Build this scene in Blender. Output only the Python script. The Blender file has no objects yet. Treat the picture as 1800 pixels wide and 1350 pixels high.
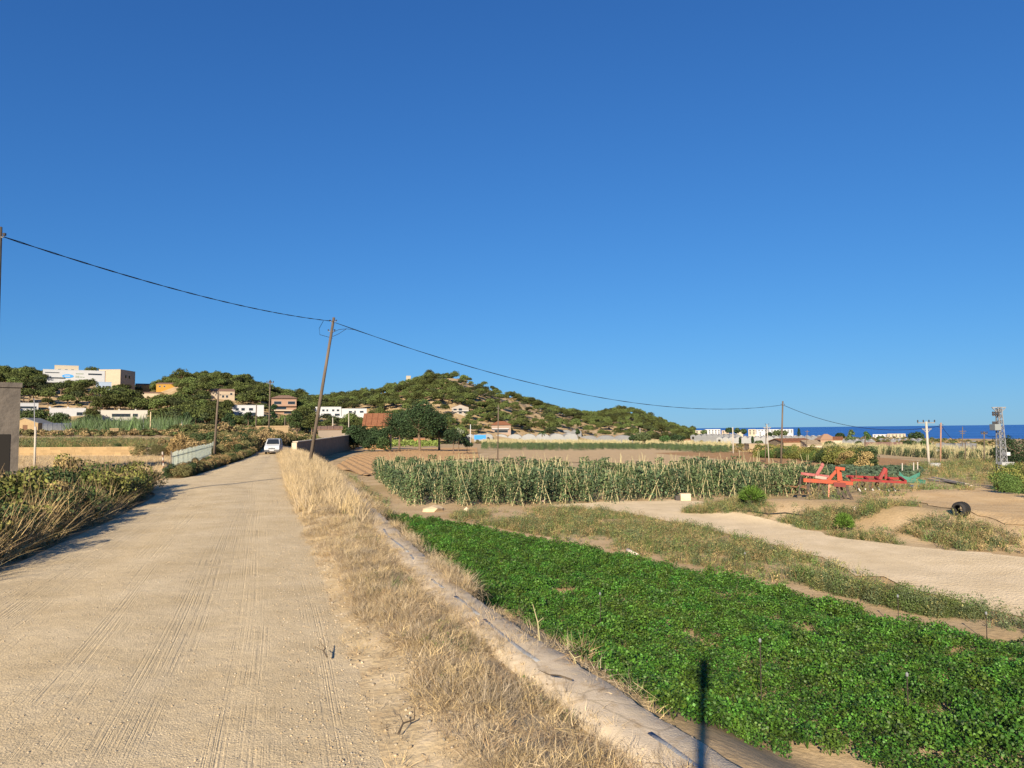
import bpy, bmesh, math, random
import numpy as np
from mathutils import Vector, Matrix
PI = math.pi; rad = math.radians
SC = bpy.context.scene
COL = SC.collection
RNG = np.random.default_rng(7); RND = random.Random(11)

# ---------------------------------------------------------------- camera
CAMH = 2.6; FPX = 1240.0
ROLL = 0.0112; PITCH = math.atan(81 / FPX)
cam_r0 = Vector((math.cos(ROLL), 0, -math.sin(ROLL)))
cam_u0 = Vector((math.sin(ROLL), 0, math.cos(ROLL)))
cam_f0 = Vector((0, 1, 0))
CF = (cam_f0 * math.cos(PITCH) + cam_u0 * math.sin(PITCH)).normalized()
CU = (cam_u0 * math.cos(PITCH) - cam_f0 * math.sin(PITCH)).normalized()
CR = cam_r0.normalized()
cd = bpy.data.cameras.new('camera'); co = bpy.data.objects.new('camera', cd); COL.objects.link(co)
cd.sensor_fit = 'HORIZONTAL'; cd.sensor_width = 36.0; cd.lens = 36.0 * FPX / 1800.0
cd.clip_start = 0.05; cd.clip_end = 90000
M = Matrix.Identity(4)
for i in range(3):
    M[i][0] = CR[i]; M[i][1] = CU[i]; M[i][2] = -CF[i]
M[2][3] = CAMH
co.matrix_world = M
SC.camera = co
SC.render.resolution_x = 1024; SC.render.resolution_y = 768

# ---------------------------------------------------------------- light
SUN_AZ = rad(15.2); SUN_EL = rad(22.5)          # shadows run 15 degrees right of straight ahead
w = bpy.data.worlds.new('World'); SC.world = w; w.use_nodes = True
nt = w.node_tree
bg = nt.nodes['Background']
sky = nt.nodes.new('ShaderNodeTexSky'); sky.sky_type = 'NISHITA'; sky.sun_disc = False
sky.sun_elevation = SUN_EL; sky.sun_rotation = math.pi + SUN_AZ
sky.altitude = 0; sky.air_density = 1.0; sky.dust_density = 0.0; sky.ozone_density = 8.0
def vmath(op, a, b):
    n = nt.nodes.new('ShaderNodeVectorMath'); n.operation = op
    for i, q in enumerate((a, b)):
        if isinstance(q, tuple): n.inputs[i].default_value = q
        else: nt.links.new(q, n.inputs[i])
    return n.outputs[0]
den = vmath('ADD', vmath('MULTIPLY', sky.outputs[0], (.1, .1, .1)), (1, 1, 1))       # soft shoulder, the same for the whole sky
skyc = vmath('MULTIPLY', vmath('DIVIDE', sky.outputs[0], den), (.36, .635, .93))
nt.links.new(skyc, bg.inputs[0])
bg.inputs[1].default_value = 0.10
sd = bpy.data.lights.new('sun', 'SUN'); so = bpy.data.objects.new('sun', sd); COL.objects.link(so)
sd.energy = 5.0; sd.angle = rad(0.53); sd.color = (1.0, 0.87, 0.68)
sundir = Vector((math.sin(SUN_AZ) * math.cos(SUN_EL), math.cos(SUN_AZ) * math.cos(SUN_EL), -math.sin(SUN_EL)))
so.rotation_euler = sundir.to_track_quat('-Z', 'Y').to_euler()
so.location = (-30, -60, 40)
SC.view_settings.view_transform = 'Standard'; SC.view_settings.look = 'None'
SC.view_settings.exposure = 0.95; SC.view_settings.gamma = 1.0
SC.render.engine = 'CYCLES'; SC.cycles.use_denoising = True; SC.cycles.max_bounces = 5
SC.cycles.transparent_max_bounces = 6

# ---------------------------------------------------------------- materials
MATS = {}
def mat(name, col, rough=0.85, col2=None, scale=3.0, bump=0.0, bscale=30.0, metal=0.0, spec=0.25, rnd=0.0,
        island=0.0, trans=0.0, col3=None, detail=6.0, stretch=None, rnd_hue=0.0):
    if name in MATS: return MATS[name]
    m = bpy.data.materials.new(name); m.use_nodes = True; t = m.node_tree; N = t.nodes; L = t.links
    b = N['Principled BSDF']; b.inputs['Roughness'].default_value = rough; b.inputs['Metallic'].default_value = metal
    b.inputs['Specular IOR Level'].default_value = spec
    tc = N.new('ShaderNodeTexCoord'); vec = tc.outputs['Object']
    if stretch:
        mp = N.new('ShaderNodeMapping'); mp.inputs['Scale'].default_value = stretch; L.new(vec, mp.inputs[0]); vec = mp.outputs[0]
    c = None
    if col2 is not None:
        n = N.new('ShaderNodeTexNoise'); n.inputs['Scale'].default_value = scale; n.inputs['Detail'].default_value = detail
        n.inputs['Roughness'].default_value = 0.65
        L.new(vec, n.inputs['Vector'])
        r = N.new('ShaderNodeValToRGB'); L.new(n.outputs[0], r.inputs[0])
        r.color_ramp.elements[0].position = 0.34; r.color_ramp.elements[1].position = 0.66
        r.color_ramp.elements[0].color = (*col, 1); r.color_ramp.elements[1].color = (*col2, 1)
        if col3 is not None:
            e = r.color_ramp.elements.new(0.5); e.color = (*col3, 1)
        c = r.outputs[0]
    if rnd or island or rnd_hue:
        hv = N.new('ShaderNodeHueSaturation')
        if c is not None: L.new(c, hv.inputs['Color'])
        else: hv.inputs['Color'].default_value = (*col, 1)
        if rnd:
            oi = N.new('ShaderNodeObjectInfo'); mr = N.new('ShaderNodeMapRange')
            mr.inputs['To Min'].default_value = 1 - rnd; mr.inputs['To Max'].default_value = 1 + rnd
            L.new(oi.outputs['Random'], mr.inputs[0]); val = mr.outputs[0]
        else: val = None
        if island:
            ge = N.new('ShaderNodeNewGeometry'); m2 = N.new('ShaderNodeMapRange')
            m2.inputs['To Min'].default_value = 1 - island; m2.inputs['To Max'].default_value = 1 + island
            L.new(ge.outputs['Random Per Island'], m2.inputs[0])
            if val is None: val = m2.outputs[0]
            else:
                mm = N.new('ShaderNodeMath'); mm.operation = 'MULTIPLY'; L.new(val, mm.inputs[0]); L.new(m2.outputs[0], mm.inputs[1]); val = mm.outputs[0]
        if val is not None: L.new(val, hv.inputs['Value'])
        if rnd_hue:
            oi2 = N.new('ShaderNodeObjectInfo'); m3 = N.new('ShaderNodeMapRange')
            m3.inputs['To Min'].default_value = 0.5 - rnd_hue; m3.inputs['To Max'].default_value = 0.5 + rnd_hue
            L.new(oi2.outputs['Random'], m3.inputs[0]); L.new(m3.outputs[0], hv.inputs['Hue'])
        c = hv.outputs[0]
    if c is not None: L.new(c, b.inputs['Base Color'])
    else: b.inputs['Base Color'].default_value = (*col, 1)
    if bump:
        n2 = N.new('ShaderNodeTexNoise'); n2.inputs['Scale'].default_value = bscale; n2.inputs['Detail'].default_value = 5
        L.new(vec, n2.inputs['Vector'])
        bp = N.new('ShaderNodeBump'); bp.inputs['Strength'].default_value = bump; bp.inputs['Distance'].default_value = 1.0 / bscale
        L.new(n2.outputs[0], bp.inputs['Height']); L.new(bp.outputs[0], b.inputs['Normal'])
    if trans:
        tr = N.new('ShaderNodeBsdfTranslucent'); mx = N.new('ShaderNodeMixShader'); mx.inputs[0].default_value = trans
        if c is not None: L.new(c, tr.inputs[0])
        else: tr.inputs[0].default_value = (*col, 1)
        out = N['Material Output']
        L.new(b.outputs[0], mx.inputs[1]); L.new(tr.outputs[0], mx.inputs[2]); L.new(mx.outputs[0], out.inputs[0])
    MATS[name] = m
    return m

# ---------------------------------------------------------------- mesh helpers
def link(name, me, m=None, parent=None, smooth=False):
    o = bpy.data.objects.new(name, me); COL.objects.link(o)
    if m is not None: me.materials.append(m)
    if parent is not None: o.parent = parent
    if smooth: me.polygons.foreach_set('use_smooth', [True] * len(me.polygons))
    return o
def mesh_np(name, V, F):
    me = bpy.data.meshes.new(name)
    V = np.asarray(V, dtype=np.float32); F = np.asarray(F, dtype=np.int32)
    k = F.shape[1]
    me.vertices.add(len(V)); me.vertices.foreach_set('co', V.ravel())
    me.loops.add(F.size); me.loops.foreach_set('vertex_index', F.ravel())
    me.polygons.add(len(F)); me.polygons.foreach_set('loop_start', np.arange(0, F.size, k, dtype=np.int32))
    me.update(calc_edges=True); me.validate()
    return me
class MB:
    def __init__(s): s.v = []; s.f = []
    def add(s, vs, fs):
        n = len(s.v); s.v += [tuple(p) for p in vs]; s.f += [tuple(n + i for i in q) for q in fs]; return s
    def box(s, x0, x1, y0, y1, z0, z1):
        vs = [(x, y, z) for z in (z0, z1) for y in (y0, y1) for x in (x0, x1)]
        return s.add(vs, [(0, 2, 3, 1), (4, 5, 7, 6), (0, 1, 5, 4), (2, 6, 7, 3), (0, 4, 6, 2), (1, 3, 7, 5)])
    def bar(s, p, q, w, h=None, up=(0, 0, 1)):
        p = Vector(p); q = Vector(q); h = h or w; d = (q - p).normalized(); u = Vector(up)
        if tuple(up) == (0, 1, 0): w, h = h, w
        if abs(d.dot(u)) > 0.97: u = Vector((0, 1, 0))
        a = d.cross(u).normalized() * w / 2; b = a.cross(d).normalized() * h / 2
        vs = [c + sa * a + sb * b for c in (p, q) for sa, sb in ((-1, -1), (1, -1), (1, 1), (-1, 1))]
        return s.add(vs, [(0, 3, 2, 1), (4, 5, 6, 7), (0, 1, 5, 4), (1, 2, 6, 5), (2, 3, 7, 6), (3, 0, 4, 7)])
    def tube(s, pts, rs, n=8, cap=True):
        pts = [Vector(p) for p in pts]
        if not hasattr(rs, '__len__'): rs = [rs] * len(pts)
        base = len(s.v); ref = None
        for i, p in enumerate(pts):
            d = (pts[min(i + 1, len(pts) - 1)] - pts[max(i - 1, 0)]).normalized()
            if ref is None: ref = Vector((0, 0, 1)) if abs(d.z) < 0.9 else Vector((1, 0, 0))
            a = d.cross(ref)
            if a.length < 1e-4: a = d.cross(Vector((0, 1, 0.3)))
            a.normalize(); b = d.cross(a).normalized()
            for k in range(n):
                t = 2 * PI * k / n; s.v.append(tuple(p + a * (rs[i] * math.cos(t)) + b * (rs[i] * math.sin(t))))
        for i in range(len(pts) - 1):
            for k in range(n):
                k2 = (k + 1) % n; s.f.append((base + i * n + k, base + i * n + k2, base + (i + 1) * n + k2, base + (i + 1) * n + k))
        if cap:
            s.f.append(tuple(base + k for k in range(n))[::-1]); e = base + (len(pts) - 1) * n; s.f.append(tuple(e + k for k in range(n)))
        return s
    def lathe(s, prof, n=16, c=(0, 0, 0), axis='z'):
        base = len(s.v)
        for r, z in prof:
            for k in range(n):
                t = 2 * PI * k / n
                if axis == 'z': s.v.append((c[0] + r * math.cos(t), c[1] + r * math.sin(t), c[2] + z))
                elif axis == 'y': s.v.append((c[0] + r * math.cos(t), c[1] + z, c[2] + r * math.sin(t)))
                else: s.v.append((c[0] + z, c[1] + r * math.cos(t), c[2] + r * math.sin(t)))
        for i in range(len(prof) - 1):
            for k in range(n):
                k2 = (k + 1) % n; s.f.append((base + i * n + k, base + i * n + k2, base + (i + 1) * n + k2, base + (i + 1) * n + k))
        return s
    def prism(s, poly, y0, y1):              # polygon in x,z extruded along y
        n = len(poly); vs = [(x, y0, z) for x, z in poly] + [(x, y1, z) for x, z in poly]
        fs = [tuple(range(n)), tuple(range(2 * n - 1, n - 1, -1))] + [(i, i + n, (i + 1) % n + n, (i + 1) % n) for i in range(n)]
        return s.add(vs, fs)
    def mesh(s, name='mesh'):
        me = bpy.data.meshes.new(name); me.from_pydata(s.v, [], s.f); me.update()
        bm = bmesh.new(); bm.from_mesh(me); bmesh.ops.recalc_face_normals(bm, faces=bm.faces); bm.to_mesh(me); bm.free()
        return me
    def build(s, name, m, parent=None, smooth=False, bevel=0.0):
        o = link(name, s.mesh(name), m, parent, smooth)
        if bevel:
            md = o.modifiers.new('bevel', 'BEVEL'); md.width = bevel; md.segments = 2; md.limit_method = 'ANGLE'
        return o
def tag(o, label=None, cat=None, group=None, kind=None):
    if label: o['label'] = label
    if cat: o['category'] = cat
    if group: o['group'] = group
    if kind: o['kind'] = kind
    return o
def thing(name, label, cat, loc=(0, 0, 0), rz=0.0, group=None):
    o = bpy.data.objects.new(name, None); COL.objects.link(o); o.empty_display_size = 0.3
    o.location = loc; o.rotation_euler = (0, 0, rz); return tag(o, label, cat, group)
def copy_thing(src, loc, rz=0.0, scale=1.0, label=None, group=None, rot=None):
    r = src.copy(); COL.objects.link(r); r.location = loc; r.rotation_euler = rot or (0, 0, rz)
    r.scale = (scale,) * 3 if not hasattr(scale, '__len__') else scale
    if label: r['label'] = label
    if group: r['group'] = group
    for ch in src.children:
        c = ch.copy(); COL.objects.link(c); c.parent = r
        for g in ch.children:
            d = g.copy(); COL.objects.link(d); d.parent = c
    return r

# ---------------------------------------------------------------- terrain
def sstep(a, b, x):
    t = np.clip((np.asarray(x, dtype=float) - a) / (b - a), 0, 1); return t * t * (3 - 2 * t)
_pt = np.random.default_rng(3).random((256, 256))
def vnoise(x, y):
    x = np.asarray(x, dtype=float); y = np.asarray(y, dtype=float)
    xi = np.floor(x).astype(int); yi = np.floor(y).astype(int); fx = x - xi; fy = y - yi
    fx = fx * fx * (3 - 2 * fx); fy = fy * fy * (3 - 2 * fy)
    g = lambda a, b: _pt[a % 256, b % 256]
    return (g(xi, yi) * (1 - fx) + g(xi + 1, yi) * fx) * (1 - fy) + (g(xi, yi + 1) * (1 - fx) + g(xi + 1, yi + 1) * fx) * fy
def fbm(x, y, o=4):
    s = 0.0; a = 0.5; k = 1.0
    for i in range(o): s = s + a * vnoise(x * k + 17.3 * i, y * k + 5.1 * i); a *= 0.5; k *= 2.03
    return s                                   # about 0..1, mean .47
WY = np.array([-30, -4, 1, 5.5, 7.57, 11.2, 21.3, 32.5, 45, 60, 76, 86, 140, 220, 400, 900.0])
WX = np.array([17, 5.7, 3.6, 1.75, 0.9, -0.63, -3.75, -7.1, -10.9, -15.8, -21.2, -24.2, -32.2, -44, -60, -80.0])
RRY = np.array([-30, -4, 0, 5.45, 8.7, 13.4, 23, 36, 65, 76, 90, 140, 200])
RRX = np.array([11.5, 2.5, 1.05, -0.9, -1.96, -3.6, -6.9, -11.4, -21.2, -25.2, -28.0, -35.0, -44])
RLY = np.array([-30, -4, 3, 13.5, 15.5, 23, 29.6, 36, 42.4, 69, 89, 140, 200])
RLX = np.array([4.5, -3.8, -6.4, -9.8, -10.4, -12.6, -14.9, -17.0, -19.3, -26.3, -32.0, -39.5, -48.5])
wallx = lambda y: np.interp(y, WY, WX)
vh = lambda u: 756 - (u - 900) * ROLL
SKY_T = [(-3000, 640), (-700, 640), (-300, 640), (0, 645), (80, 655), (160, 654), (200, 668), (240, 678), (275, 672), (310, 658), (380, 655), (430, 663), (470, 678), (520, 690), (560, 696),
         (600, 692), (650, 684), (700, 672), (730, 664), (760, 653), (800, 652), (850, 671), (900, 690), (950, 707), (1000, 720), (1040, 725), (1080, 719), (1110, 717),
         (1150, 731), (1200, 750), (1250, 760), (1300, 772), (3000, 772)]
_st = np.array([(u - 900) / FPX for u, v in SKY_T]); _se = np.array([(vh(u) - v) / FPX for u, v in SKY_T])
_yr_t = np.array([-3, -0.75, -0.5, -0.3, -0.12, 0.05, 0.15, 0.25]); _yr = np.array([540, 540, 560, 600, 640, 700, 800, 900.0])
_yb = np.array([310, 310, 330, 345, 380, 430, 520, 600.0])
TG = (6.9, 28.5)
def z_right(x, y):
    s = 0.866 * x + 0.5 * y
    z = -0.9 - 13 * (1 - np.exp(-0.032 * np.maximum(0, s - 35) / 13))
    dm = (x - TG[0]) * 0.825 + (y - TG[1]) * 0.564; e = (x - TG[0]) * 0.564 - (y - TG[1]) * 0.825
    m = sstep(0.1, 3.0, dm) * (1 - sstep(11, 22, dm)) * sstep(-2.0, 2.5, e)
    hump = sstep(1.2, 3.0, dm) * (1 - sstep(3.0, 6.0, dm)) * 0.18
    dw = (x - wallx(y)) * .955; z = z + .62 * (1 - sstep(.3, 2.2, dw)) * sstep(-1.5, 0, dw) * (1 - sstep(9, 17, y))
    return z + m * (0.5 + hump + 0.28 * (fbm(x * 0.55, y * 0.55) - 0.45))
def z_base(x, y):
    d = (x - wallx(y)) * 0.955
    zr = z_right(x, y)
    zl = 7.5 * (1 - np.exp(-0.03 * np.maximum(0, y - 78) / 7.5)) - 0.16 * sstep(-14, -4, x - np.interp(y, RLY, RLX) - 8)
    wd = 2.6 + np.maximum(0, y - 95) * 0.42
    a = sstep(0, 1, (-d - 0.7) / wd)
    return zr * (1 - a) + zl * a
def zt(x, y):
    x = np.asarray(x, dtype=float); y = np.asarray(y, dtype=float)
    b = z_base(x, y)
    ys = np.maximum(y, 1.0); t = np.clip(x / ys, -2.5, 2.5)
    yr = np.interp(t, _yr_t, _yr); yb = np.interp(t, _yr_t, _yb)
    zr = CAMH + np.interp(t, _st, _se) * yr - np.interp(t, [-.05, .1], [8.2, 6.8])
    add = np.maximum(0, zr - z_base(t * yr, yr))
    p = (ys - yb) / (yr - yb)
    f = np.where(p < 1, np.sin(np.clip(p, 0, 1) * PI / 2) ** 1.35, np.maximum(0, 1 - (np.clip(p - 1, 0, 3) * 0.55) ** 2))
    z = b + add * f + (fbm(x / 45, y / 45) - 0.47) * 9 * np.clip(f, 0, 1) * np.clip(add / 20, 0, 1) * np.clip((1 - np.clip(p, 0, 1)) * 2.2, 0.15, 1)
    coast = 0.836 * x + 0.548 * y
    z = z - sstep(815, 860, coast) * 40
    return z + (fbm(x * 0.9, y * 0.9) - 0.47) * 0.07
def zf(x, y): return float(zt(x, y))
def ray(u, v): return CF + CR * ((u - 900) / FPX) - CU * ((v - 675) / FPX)
_ys = np.concatenate([np.arange(3, 60, 0.25), np.arange(60, 300, 1.0), np.arange(300, 1400, 3.0)])
def G(u, v, z=None):
    """the point of the ground that the direction of a pixel meets"""
    d = ray(u, v); d = d / d.y
    if z is not None:
        k = (z - CAMH) / d.z; return Vector((d.x * k, k, z))
    hz = CAMH + d.z * _ys - zt(d.x * _ys, _ys)
    i = np.argmax(hz < 0)
    if hz[i] >= 0: i = int(np.argmin(np.where(_ys > 300, hz, 1e9))); y = _ys[i]
    else:
        y = _ys[i] if i == 0 else _ys[i - 1] + (_ys[i] - _ys[i - 1]) * hz[i - 1] / (hz[i - 1] - hz[i])
    x = d.x * y
    return Vector((x, y, zf(x, y)))
def AT(u, v, Y):
    d = ray(u, v); d = d / d.y; return Vector((d.x * Y, Y, CAMH + d.z * Y))
def GY(u, Y, v=770):
    p = AT(u, v, Y); return Vector((p.x, p.y, zf(p.x, p.y)))
def PX(p):
    q = Vector(p) - Vector((0, 0, CAMH)); k = q.dot(CF)
    return 900 + q.dot(CR) / k * FPX, 675 - q.dot(CU) / k * FPX

# ground sheet
az = np.concatenate([np.arange(-180, -62, 4.0), np.arange(-62, 62, 0.25), np.arange(62, 180, 4.0)])
rr = np.concatenate([[0.0], 0.6 * 1.0225 ** np.arange(0, 380)]); rr = rr[rr < 2700]
A, R_ = np.meshgrid(np.radians(az), rr, indexing='ij')
gx = R_ * np.sin(A); gy = R_ * np.cos(A); gz = zt(gx, gy)
na, nr = A.shape
ii, jj = np.meshgrid(np.arange(na), np.arange(nr - 1), indexing='ij'); i2 = (ii + 1) % na
F = np.stack([ii * nr + jj, ii * nr + jj + 1, i2 * nr + jj + 1, i2 * nr + jj], -1).reshape(-1, 4)
def ground_material():
    m = bpy.data.materials.new('dry_earth'); m.use_nodes = True; t = m.node_tree; N = t.nodes; L = t.links
    b = N['Principled BSDF']; b.inputs['Roughness'].default_value = 0.95; b.inputs['Specular IOR Level'].default_value = 0.1
    tc = N.new('ShaderNodeTexCoord')
    def noise(s, d=6):
        n = N.new('ShaderNodeTexNoise'); n.inputs['Scale'].default_value = s; n.inputs['Detail'].default_value = d; n.inputs['Roughness'].default_value = .62
        L.new(tc.outputs['Object'], n.inputs['Vector']); return n.outputs[0]
    r1 = N.new('ShaderNodeValToRGB'); L.new(noise(0.35, 8), r1.inputs[0])
    E = r1.color_ramp.elements; E[0].position = .36; E[0].color = (.41, .285, .15, 1); E[1].position = .64; E[1].color = (.54, .405, .245, 1)
    r2 = N.new('ShaderNodeValToRGB'); L.new(noise(0.09, 8), r2.inputs[0])
    E = r2.color_ramp.elements; E[0].position = .46; E[0].color = (0, 0, 0, 1); E[1].position = .60; E[1].color = (1, 1, 1, 1)
    mx = N.new('ShaderNodeMixRGB'); mx.inputs[2].default_value = (.33, .235, .11, 1)
    sc = N.new('ShaderNodeMath'); sc.operation = 'MULTIPLY'; sc.inputs[1].default_value = .7; L.new(r2.outputs[0], sc.inputs[0])
    L.new(sc.outputs[0], mx.inputs[0]); L.new(r1.outputs[0], mx.inputs[1]); 
    r3 = N.new('ShaderNodeValToRGB'); L.new(noise(14, 4), r3.inputs[0])
    E = r3.color_ramp.elements; E[0].position = .3; E[0].color = (.8, .8, .8, 1); E[1].position = .7; E[1].color = (1.12, 1.12, 1.12, 1)
    mu = N.new('ShaderNodeMixRGB'); mu.blend_type = 'MULTIPLY'; mu.inputs[0].default_value = 1; L.new(mx.outputs[0], mu.inputs[1]); L.new(r3.outputs[0], mu.inputs[2])
    L.new(mu.outputs[0], b.inputs['Base Color'])
    bp = N.new('ShaderNodeBump'); bp.inputs['Strength'].default_value = .5; bp.inputs['Distance'].default_value = .045
    L.new(noise(9, 7), bp.inputs['Height']); L.new(bp.outputs[0], b.inputs['Normal'])
    return m
EARTH = ground_material()
go = link('ground', mesh_np('ground', np.stack([gx, gy, gz], -1).reshape(-1, 3), F[:, ::-1]), EARTH, smooth=True); tag(go, kind='structure')

# sea
def sea_material():
    m = bpy.data.materials.new('sea_water'); m.use_nodes = True; t = m.node_tree; N = t.nodes; L = t.links
    b = N['Principled BSDF']; b.inputs['Roughness'].default_value = .55; b.inputs['Specular IOR Level'].default_value = .22
    tc = N.new('ShaderNodeTexCoord'); mp = N.new('ShaderNodeMapping'); mp.inputs['Scale'].default_value = (.0012, .006, 1); mp.inputs['Rotation'].default_value = (0, 0, .35)
    n = N.new('ShaderNodeTexNoise'); n.inputs['Scale'].default_value = 1; n.inputs['Detail'].default_value = 9
    L.new(tc.outputs['Object'], mp.inputs[0]); L.new(mp.outputs[0], n.inputs['Vector'])
    r = N.new('ShaderNodeValToRGB'); L.new(n.outputs[0], r.inputs[0])
    E = r.color_ramp.elements; E[0].position = .35; E[0].color = (.024, .112, .34, 1); E[1].position = .68; E[1].color = (.042, .165, .46, 1)
    L.new(r.outputs[0], b.inputs['Base Color'])
    n2 = N.new('ShaderNodeTexNoise'); n2.inputs['Scale'].default_value = .12; n2.inputs['Detail'].default_value = 6
    L.new(tc.outputs['Object'], n2.inputs['Vector'])
    bp = N.new('ShaderNodeBump'); bp.inputs['Strength'].default_value = 1; bp.inputs['Distance'].default_value = 3
    L.new(n2.outputs[0], bp.inputs['Height']); L.new(bp.outputs[0], b.inputs['Normal'])
    return m
th = np.linspace(0, 2 * PI, 97)[:-1]; radii = [200, 1500, 6000, 20000, 70000]
V = [(r * math.sin(a), r * math.cos(a), -26) for r in radii for a in th]
Fs = [(i * 96 + k, i * 96 + (k + 1) % 96, (i + 1) * 96 + (k + 1) % 96, (i + 1) * 96 + k) for i in range(4) for k in range(96)]
so_ = link('sea', mesh_np('sea', V, np.array(Fs)[:, ::-1]), sea_material()); tag(so_, kind='structure')

# ---------------------------------------------------------------- road and verge
def strip(name, fa, fb, ys, n, zfun, m, uvname='UVMap', pow_=None):
    """grid between curve x=fa(y) (left) and x=fb(y) (right)"""
    ys = np.asarray(ys); k = np.linspace(0, 1, n)
    X = fa(ys)[:, None] * (1 - k) + fb(ys)[:, None] * k; Y = np.repeat(ys[:, None], n, 1); Z = zfun(X, Y, k[None, :])
    V = np.stack([X, Y, Z], -1).reshape(-1, 3)
    i, j = np.meshgrid(np.arange(len(ys) - 1), np.arange(n - 1), indexing='ij')
    Fq = np.stack([i * n + j, i * n + j + 1, (i + 1) * n + j + 1, (i + 1) * n + j], -1).reshape(-1, 4)
    me = mesh_np(name, V, Fq)
    uv = me.uv_layers.new(name=uvname)
    arc = np.concatenate([[0], np.cumsum(np.hypot(np.diff(fb(ys)), np.diff(ys)))])
    U = (X - fb(ys)[:, None]) * 0.95; W = np.repeat(arc[:, None], n, 1)
    uvv = np.stack([U, W], -1).reshape(-1, 2)
    li = np.zeros(len(me.loops), dtype=np.int32); me.loops.foreach_get('vertex_index', li)
    uv.data.foreach_set('uv', uvv[li].astype(np.float32).ravel())
    return link(name, me, m, smooth=True)
fR = lambda y: np.interp(y, RRY, RRX); fL = lambda y: np.interp(y, RLY, RLX); fW = lambda y: np.interp(y, WY, WX)
def smooth_curve(f, s=1.5):
    yy = np.arange(-26, 205, .5); xx = f(yy); k = np.exp(-0.5 * (np.arange(-12, 13) * .5 / s) ** 2); k /= k.sum()
    xs = np.convolve(np.pad(xx, 12, mode='reflect', reflect_type='odd'), k, 'valid')
    return lambda y: np.interp(y, yy, xs)
fR = smooth_curve(fR); fL = smooth_curve(fL); fWs = smooth_curve(fW)
YS = np.concatenate([np.arange(-24, 30, .12), np.arange(30, 75, .3), np.arange(75, 201, 1.0)])
def zroad(X, Y, k):
    rise = np.interp(Y, [90, 140, 200], [0, .6, 2.2])
    rut = -.022 * (np.exp(-((k - .30) / .07) ** 2) + np.exp(-((k - .72) / .07) ** 2))
    return rise + .05 * np.sin(k * PI) + rut + .02 * (fbm(X * .8, Y * .5) - .47)
def road_material():
    m = bpy.data.materials.new('packed_sand'); m.use_nodes = True; t = m.node_tree; N = t.nodes; L = t.links
    b = N['Principled BSDF']; b.inputs['Roughness'].default_value = .95; b.inputs['Specular IOR Level'].default_value = .12
    uv = N.new('ShaderNodeUVMap'); uv.uv_map = 'UVMap'; tc = N.new('ShaderNodeTexCoord')
    def noise(vec, s, d=5, sc=None, dist=0, ro=.6):
        if sc:
            mp = N.new('ShaderNodeMapping'); mp.inputs['Scale'].default_value = sc; L.new(vec, mp.inputs[0]); vec = mp.outputs[0]
        n = N.new('ShaderNodeTexNoise'); n.inputs['Scale'].default_value = s; n.inputs['Detail'].default_value = d
        n.inputs['Distortion'].default_value = dist; n.inputs['Roughness'].default_value = ro
        L.new(vec, n.inputs['Vector']); return n.outputs[0]
    def ramp(v, a, b_, ca, cb):
        r = N.new('ShaderNodeValToRGB'); L.new(v, r.inputs[0]); E = r.color_ramp.elements
        E[0].position = a; E[0].color = (*ca, 1); E[1].position = b_; E[1].color = (*cb, 1); return r.outputs[0]
    def math_(op, a, b_):
        n = N.new('ShaderNodeMath'); n.operation = op
        for i, q in enumerate((a, b_)):
            if isinstance(q, (int, float)): n.inputs[i].default_value = q
            else: L.new(q, n.inputs[i])
        return n.outputs[0]
    O = tc.outputs['Object']; U = uv.outputs[0]
    c1 = ramp(noise(O, .7, 9, ro=.68), .33, .67, (.55, .42, .24), (.69, .55, .345))
    c2 = ramp(noise(O, 70, 3), .28, .74, (.60, .60, .60), (1.28, 1.28, 1.28))      # grit
    vo = N.new('ShaderNodeTexVoronoi'); vo.inputs['Scale'].default_value = 26; L.new(O, vo.inputs['Vector'])
    peb = ramp(vo.outputs['Distance'], .05, .13, (.62, .6, .57), (1, 1, 1))
    mu = N.new('ShaderNodeMixRGB'); mu.blend_type = 'MULTIPLY'; mu.inputs[0].default_value = 1; L.new(c1, mu.inputs[1]); L.new(c2, mu.inputs[2])
    mask = ramp(noise(O, 5, 2), .58, .68, (0, 0, 0), (1, 1, 1))
    mu2 = N.new('ShaderNodeMixRGB'); mu2.blend_type = 'MULTIPLY'; L.new(math_('MULTIPLY', mask, .7), mu2.inputs[0]); L.new(mu.outputs[0], mu2.inputs[1]); L.new(peb, mu2.inputs[2])
    L.new(mu2.outputs[0], b.inputs['Base Color'])
    # tyre treads: fine lines running along the road, gathered in bands that wander and break up
    wob = noise(U, 1, 1, (.10, .03, 1))
    wm = N.new('ShaderNodeCombineXYZ'); L.new(math_('MULTIPLY', math_('SUBTRACT', wob, .5), 1.1), wm.inputs[0])
    va = N.new('ShaderNodeVectorMath'); va.operation = 'ADD'; L.new(U, va.inputs[0]); L.new(wm.outputs[0], va.inputs[1])
    l1 = noise(va.outputs[0], 1, 3, (27, .16, 1), ro=.55, dist=.15); l2 = noise(va.outputs[0], 1, 1, (47, .09, 1), ro=.4)
    band = ramp(noise(va.outputs[0], 1, 2, (1.5, .035, 1)), .44, .60, (.06, .06, .06), (1, 1, 1))
    tread = ramp(l1, .40, .47, (0, 0, 0), (1, 1, 1)); tread2 = ramp(l2, .36, .46, (0, 0, 0), (1, 1, 1))
    h = math_('MULTIPLY', math_('SUBTRACT', math_('MULTIPLY', tread, tread2), 1), band)
    grit = noise(O, 55, 4); lump = noise(O, 4, 4)
    hh = math_('ADD', math_('MULTIPLY', math_('MULTIPLY', h, ramp(noise(O, 1.3, 4), .40, .62, (.15, .15, .15), (1, 1, 1))), .012), math_('ADD', math_('MULTIPLY', grit, .018), math_('MULTIPLY', lump, .03)))
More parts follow.
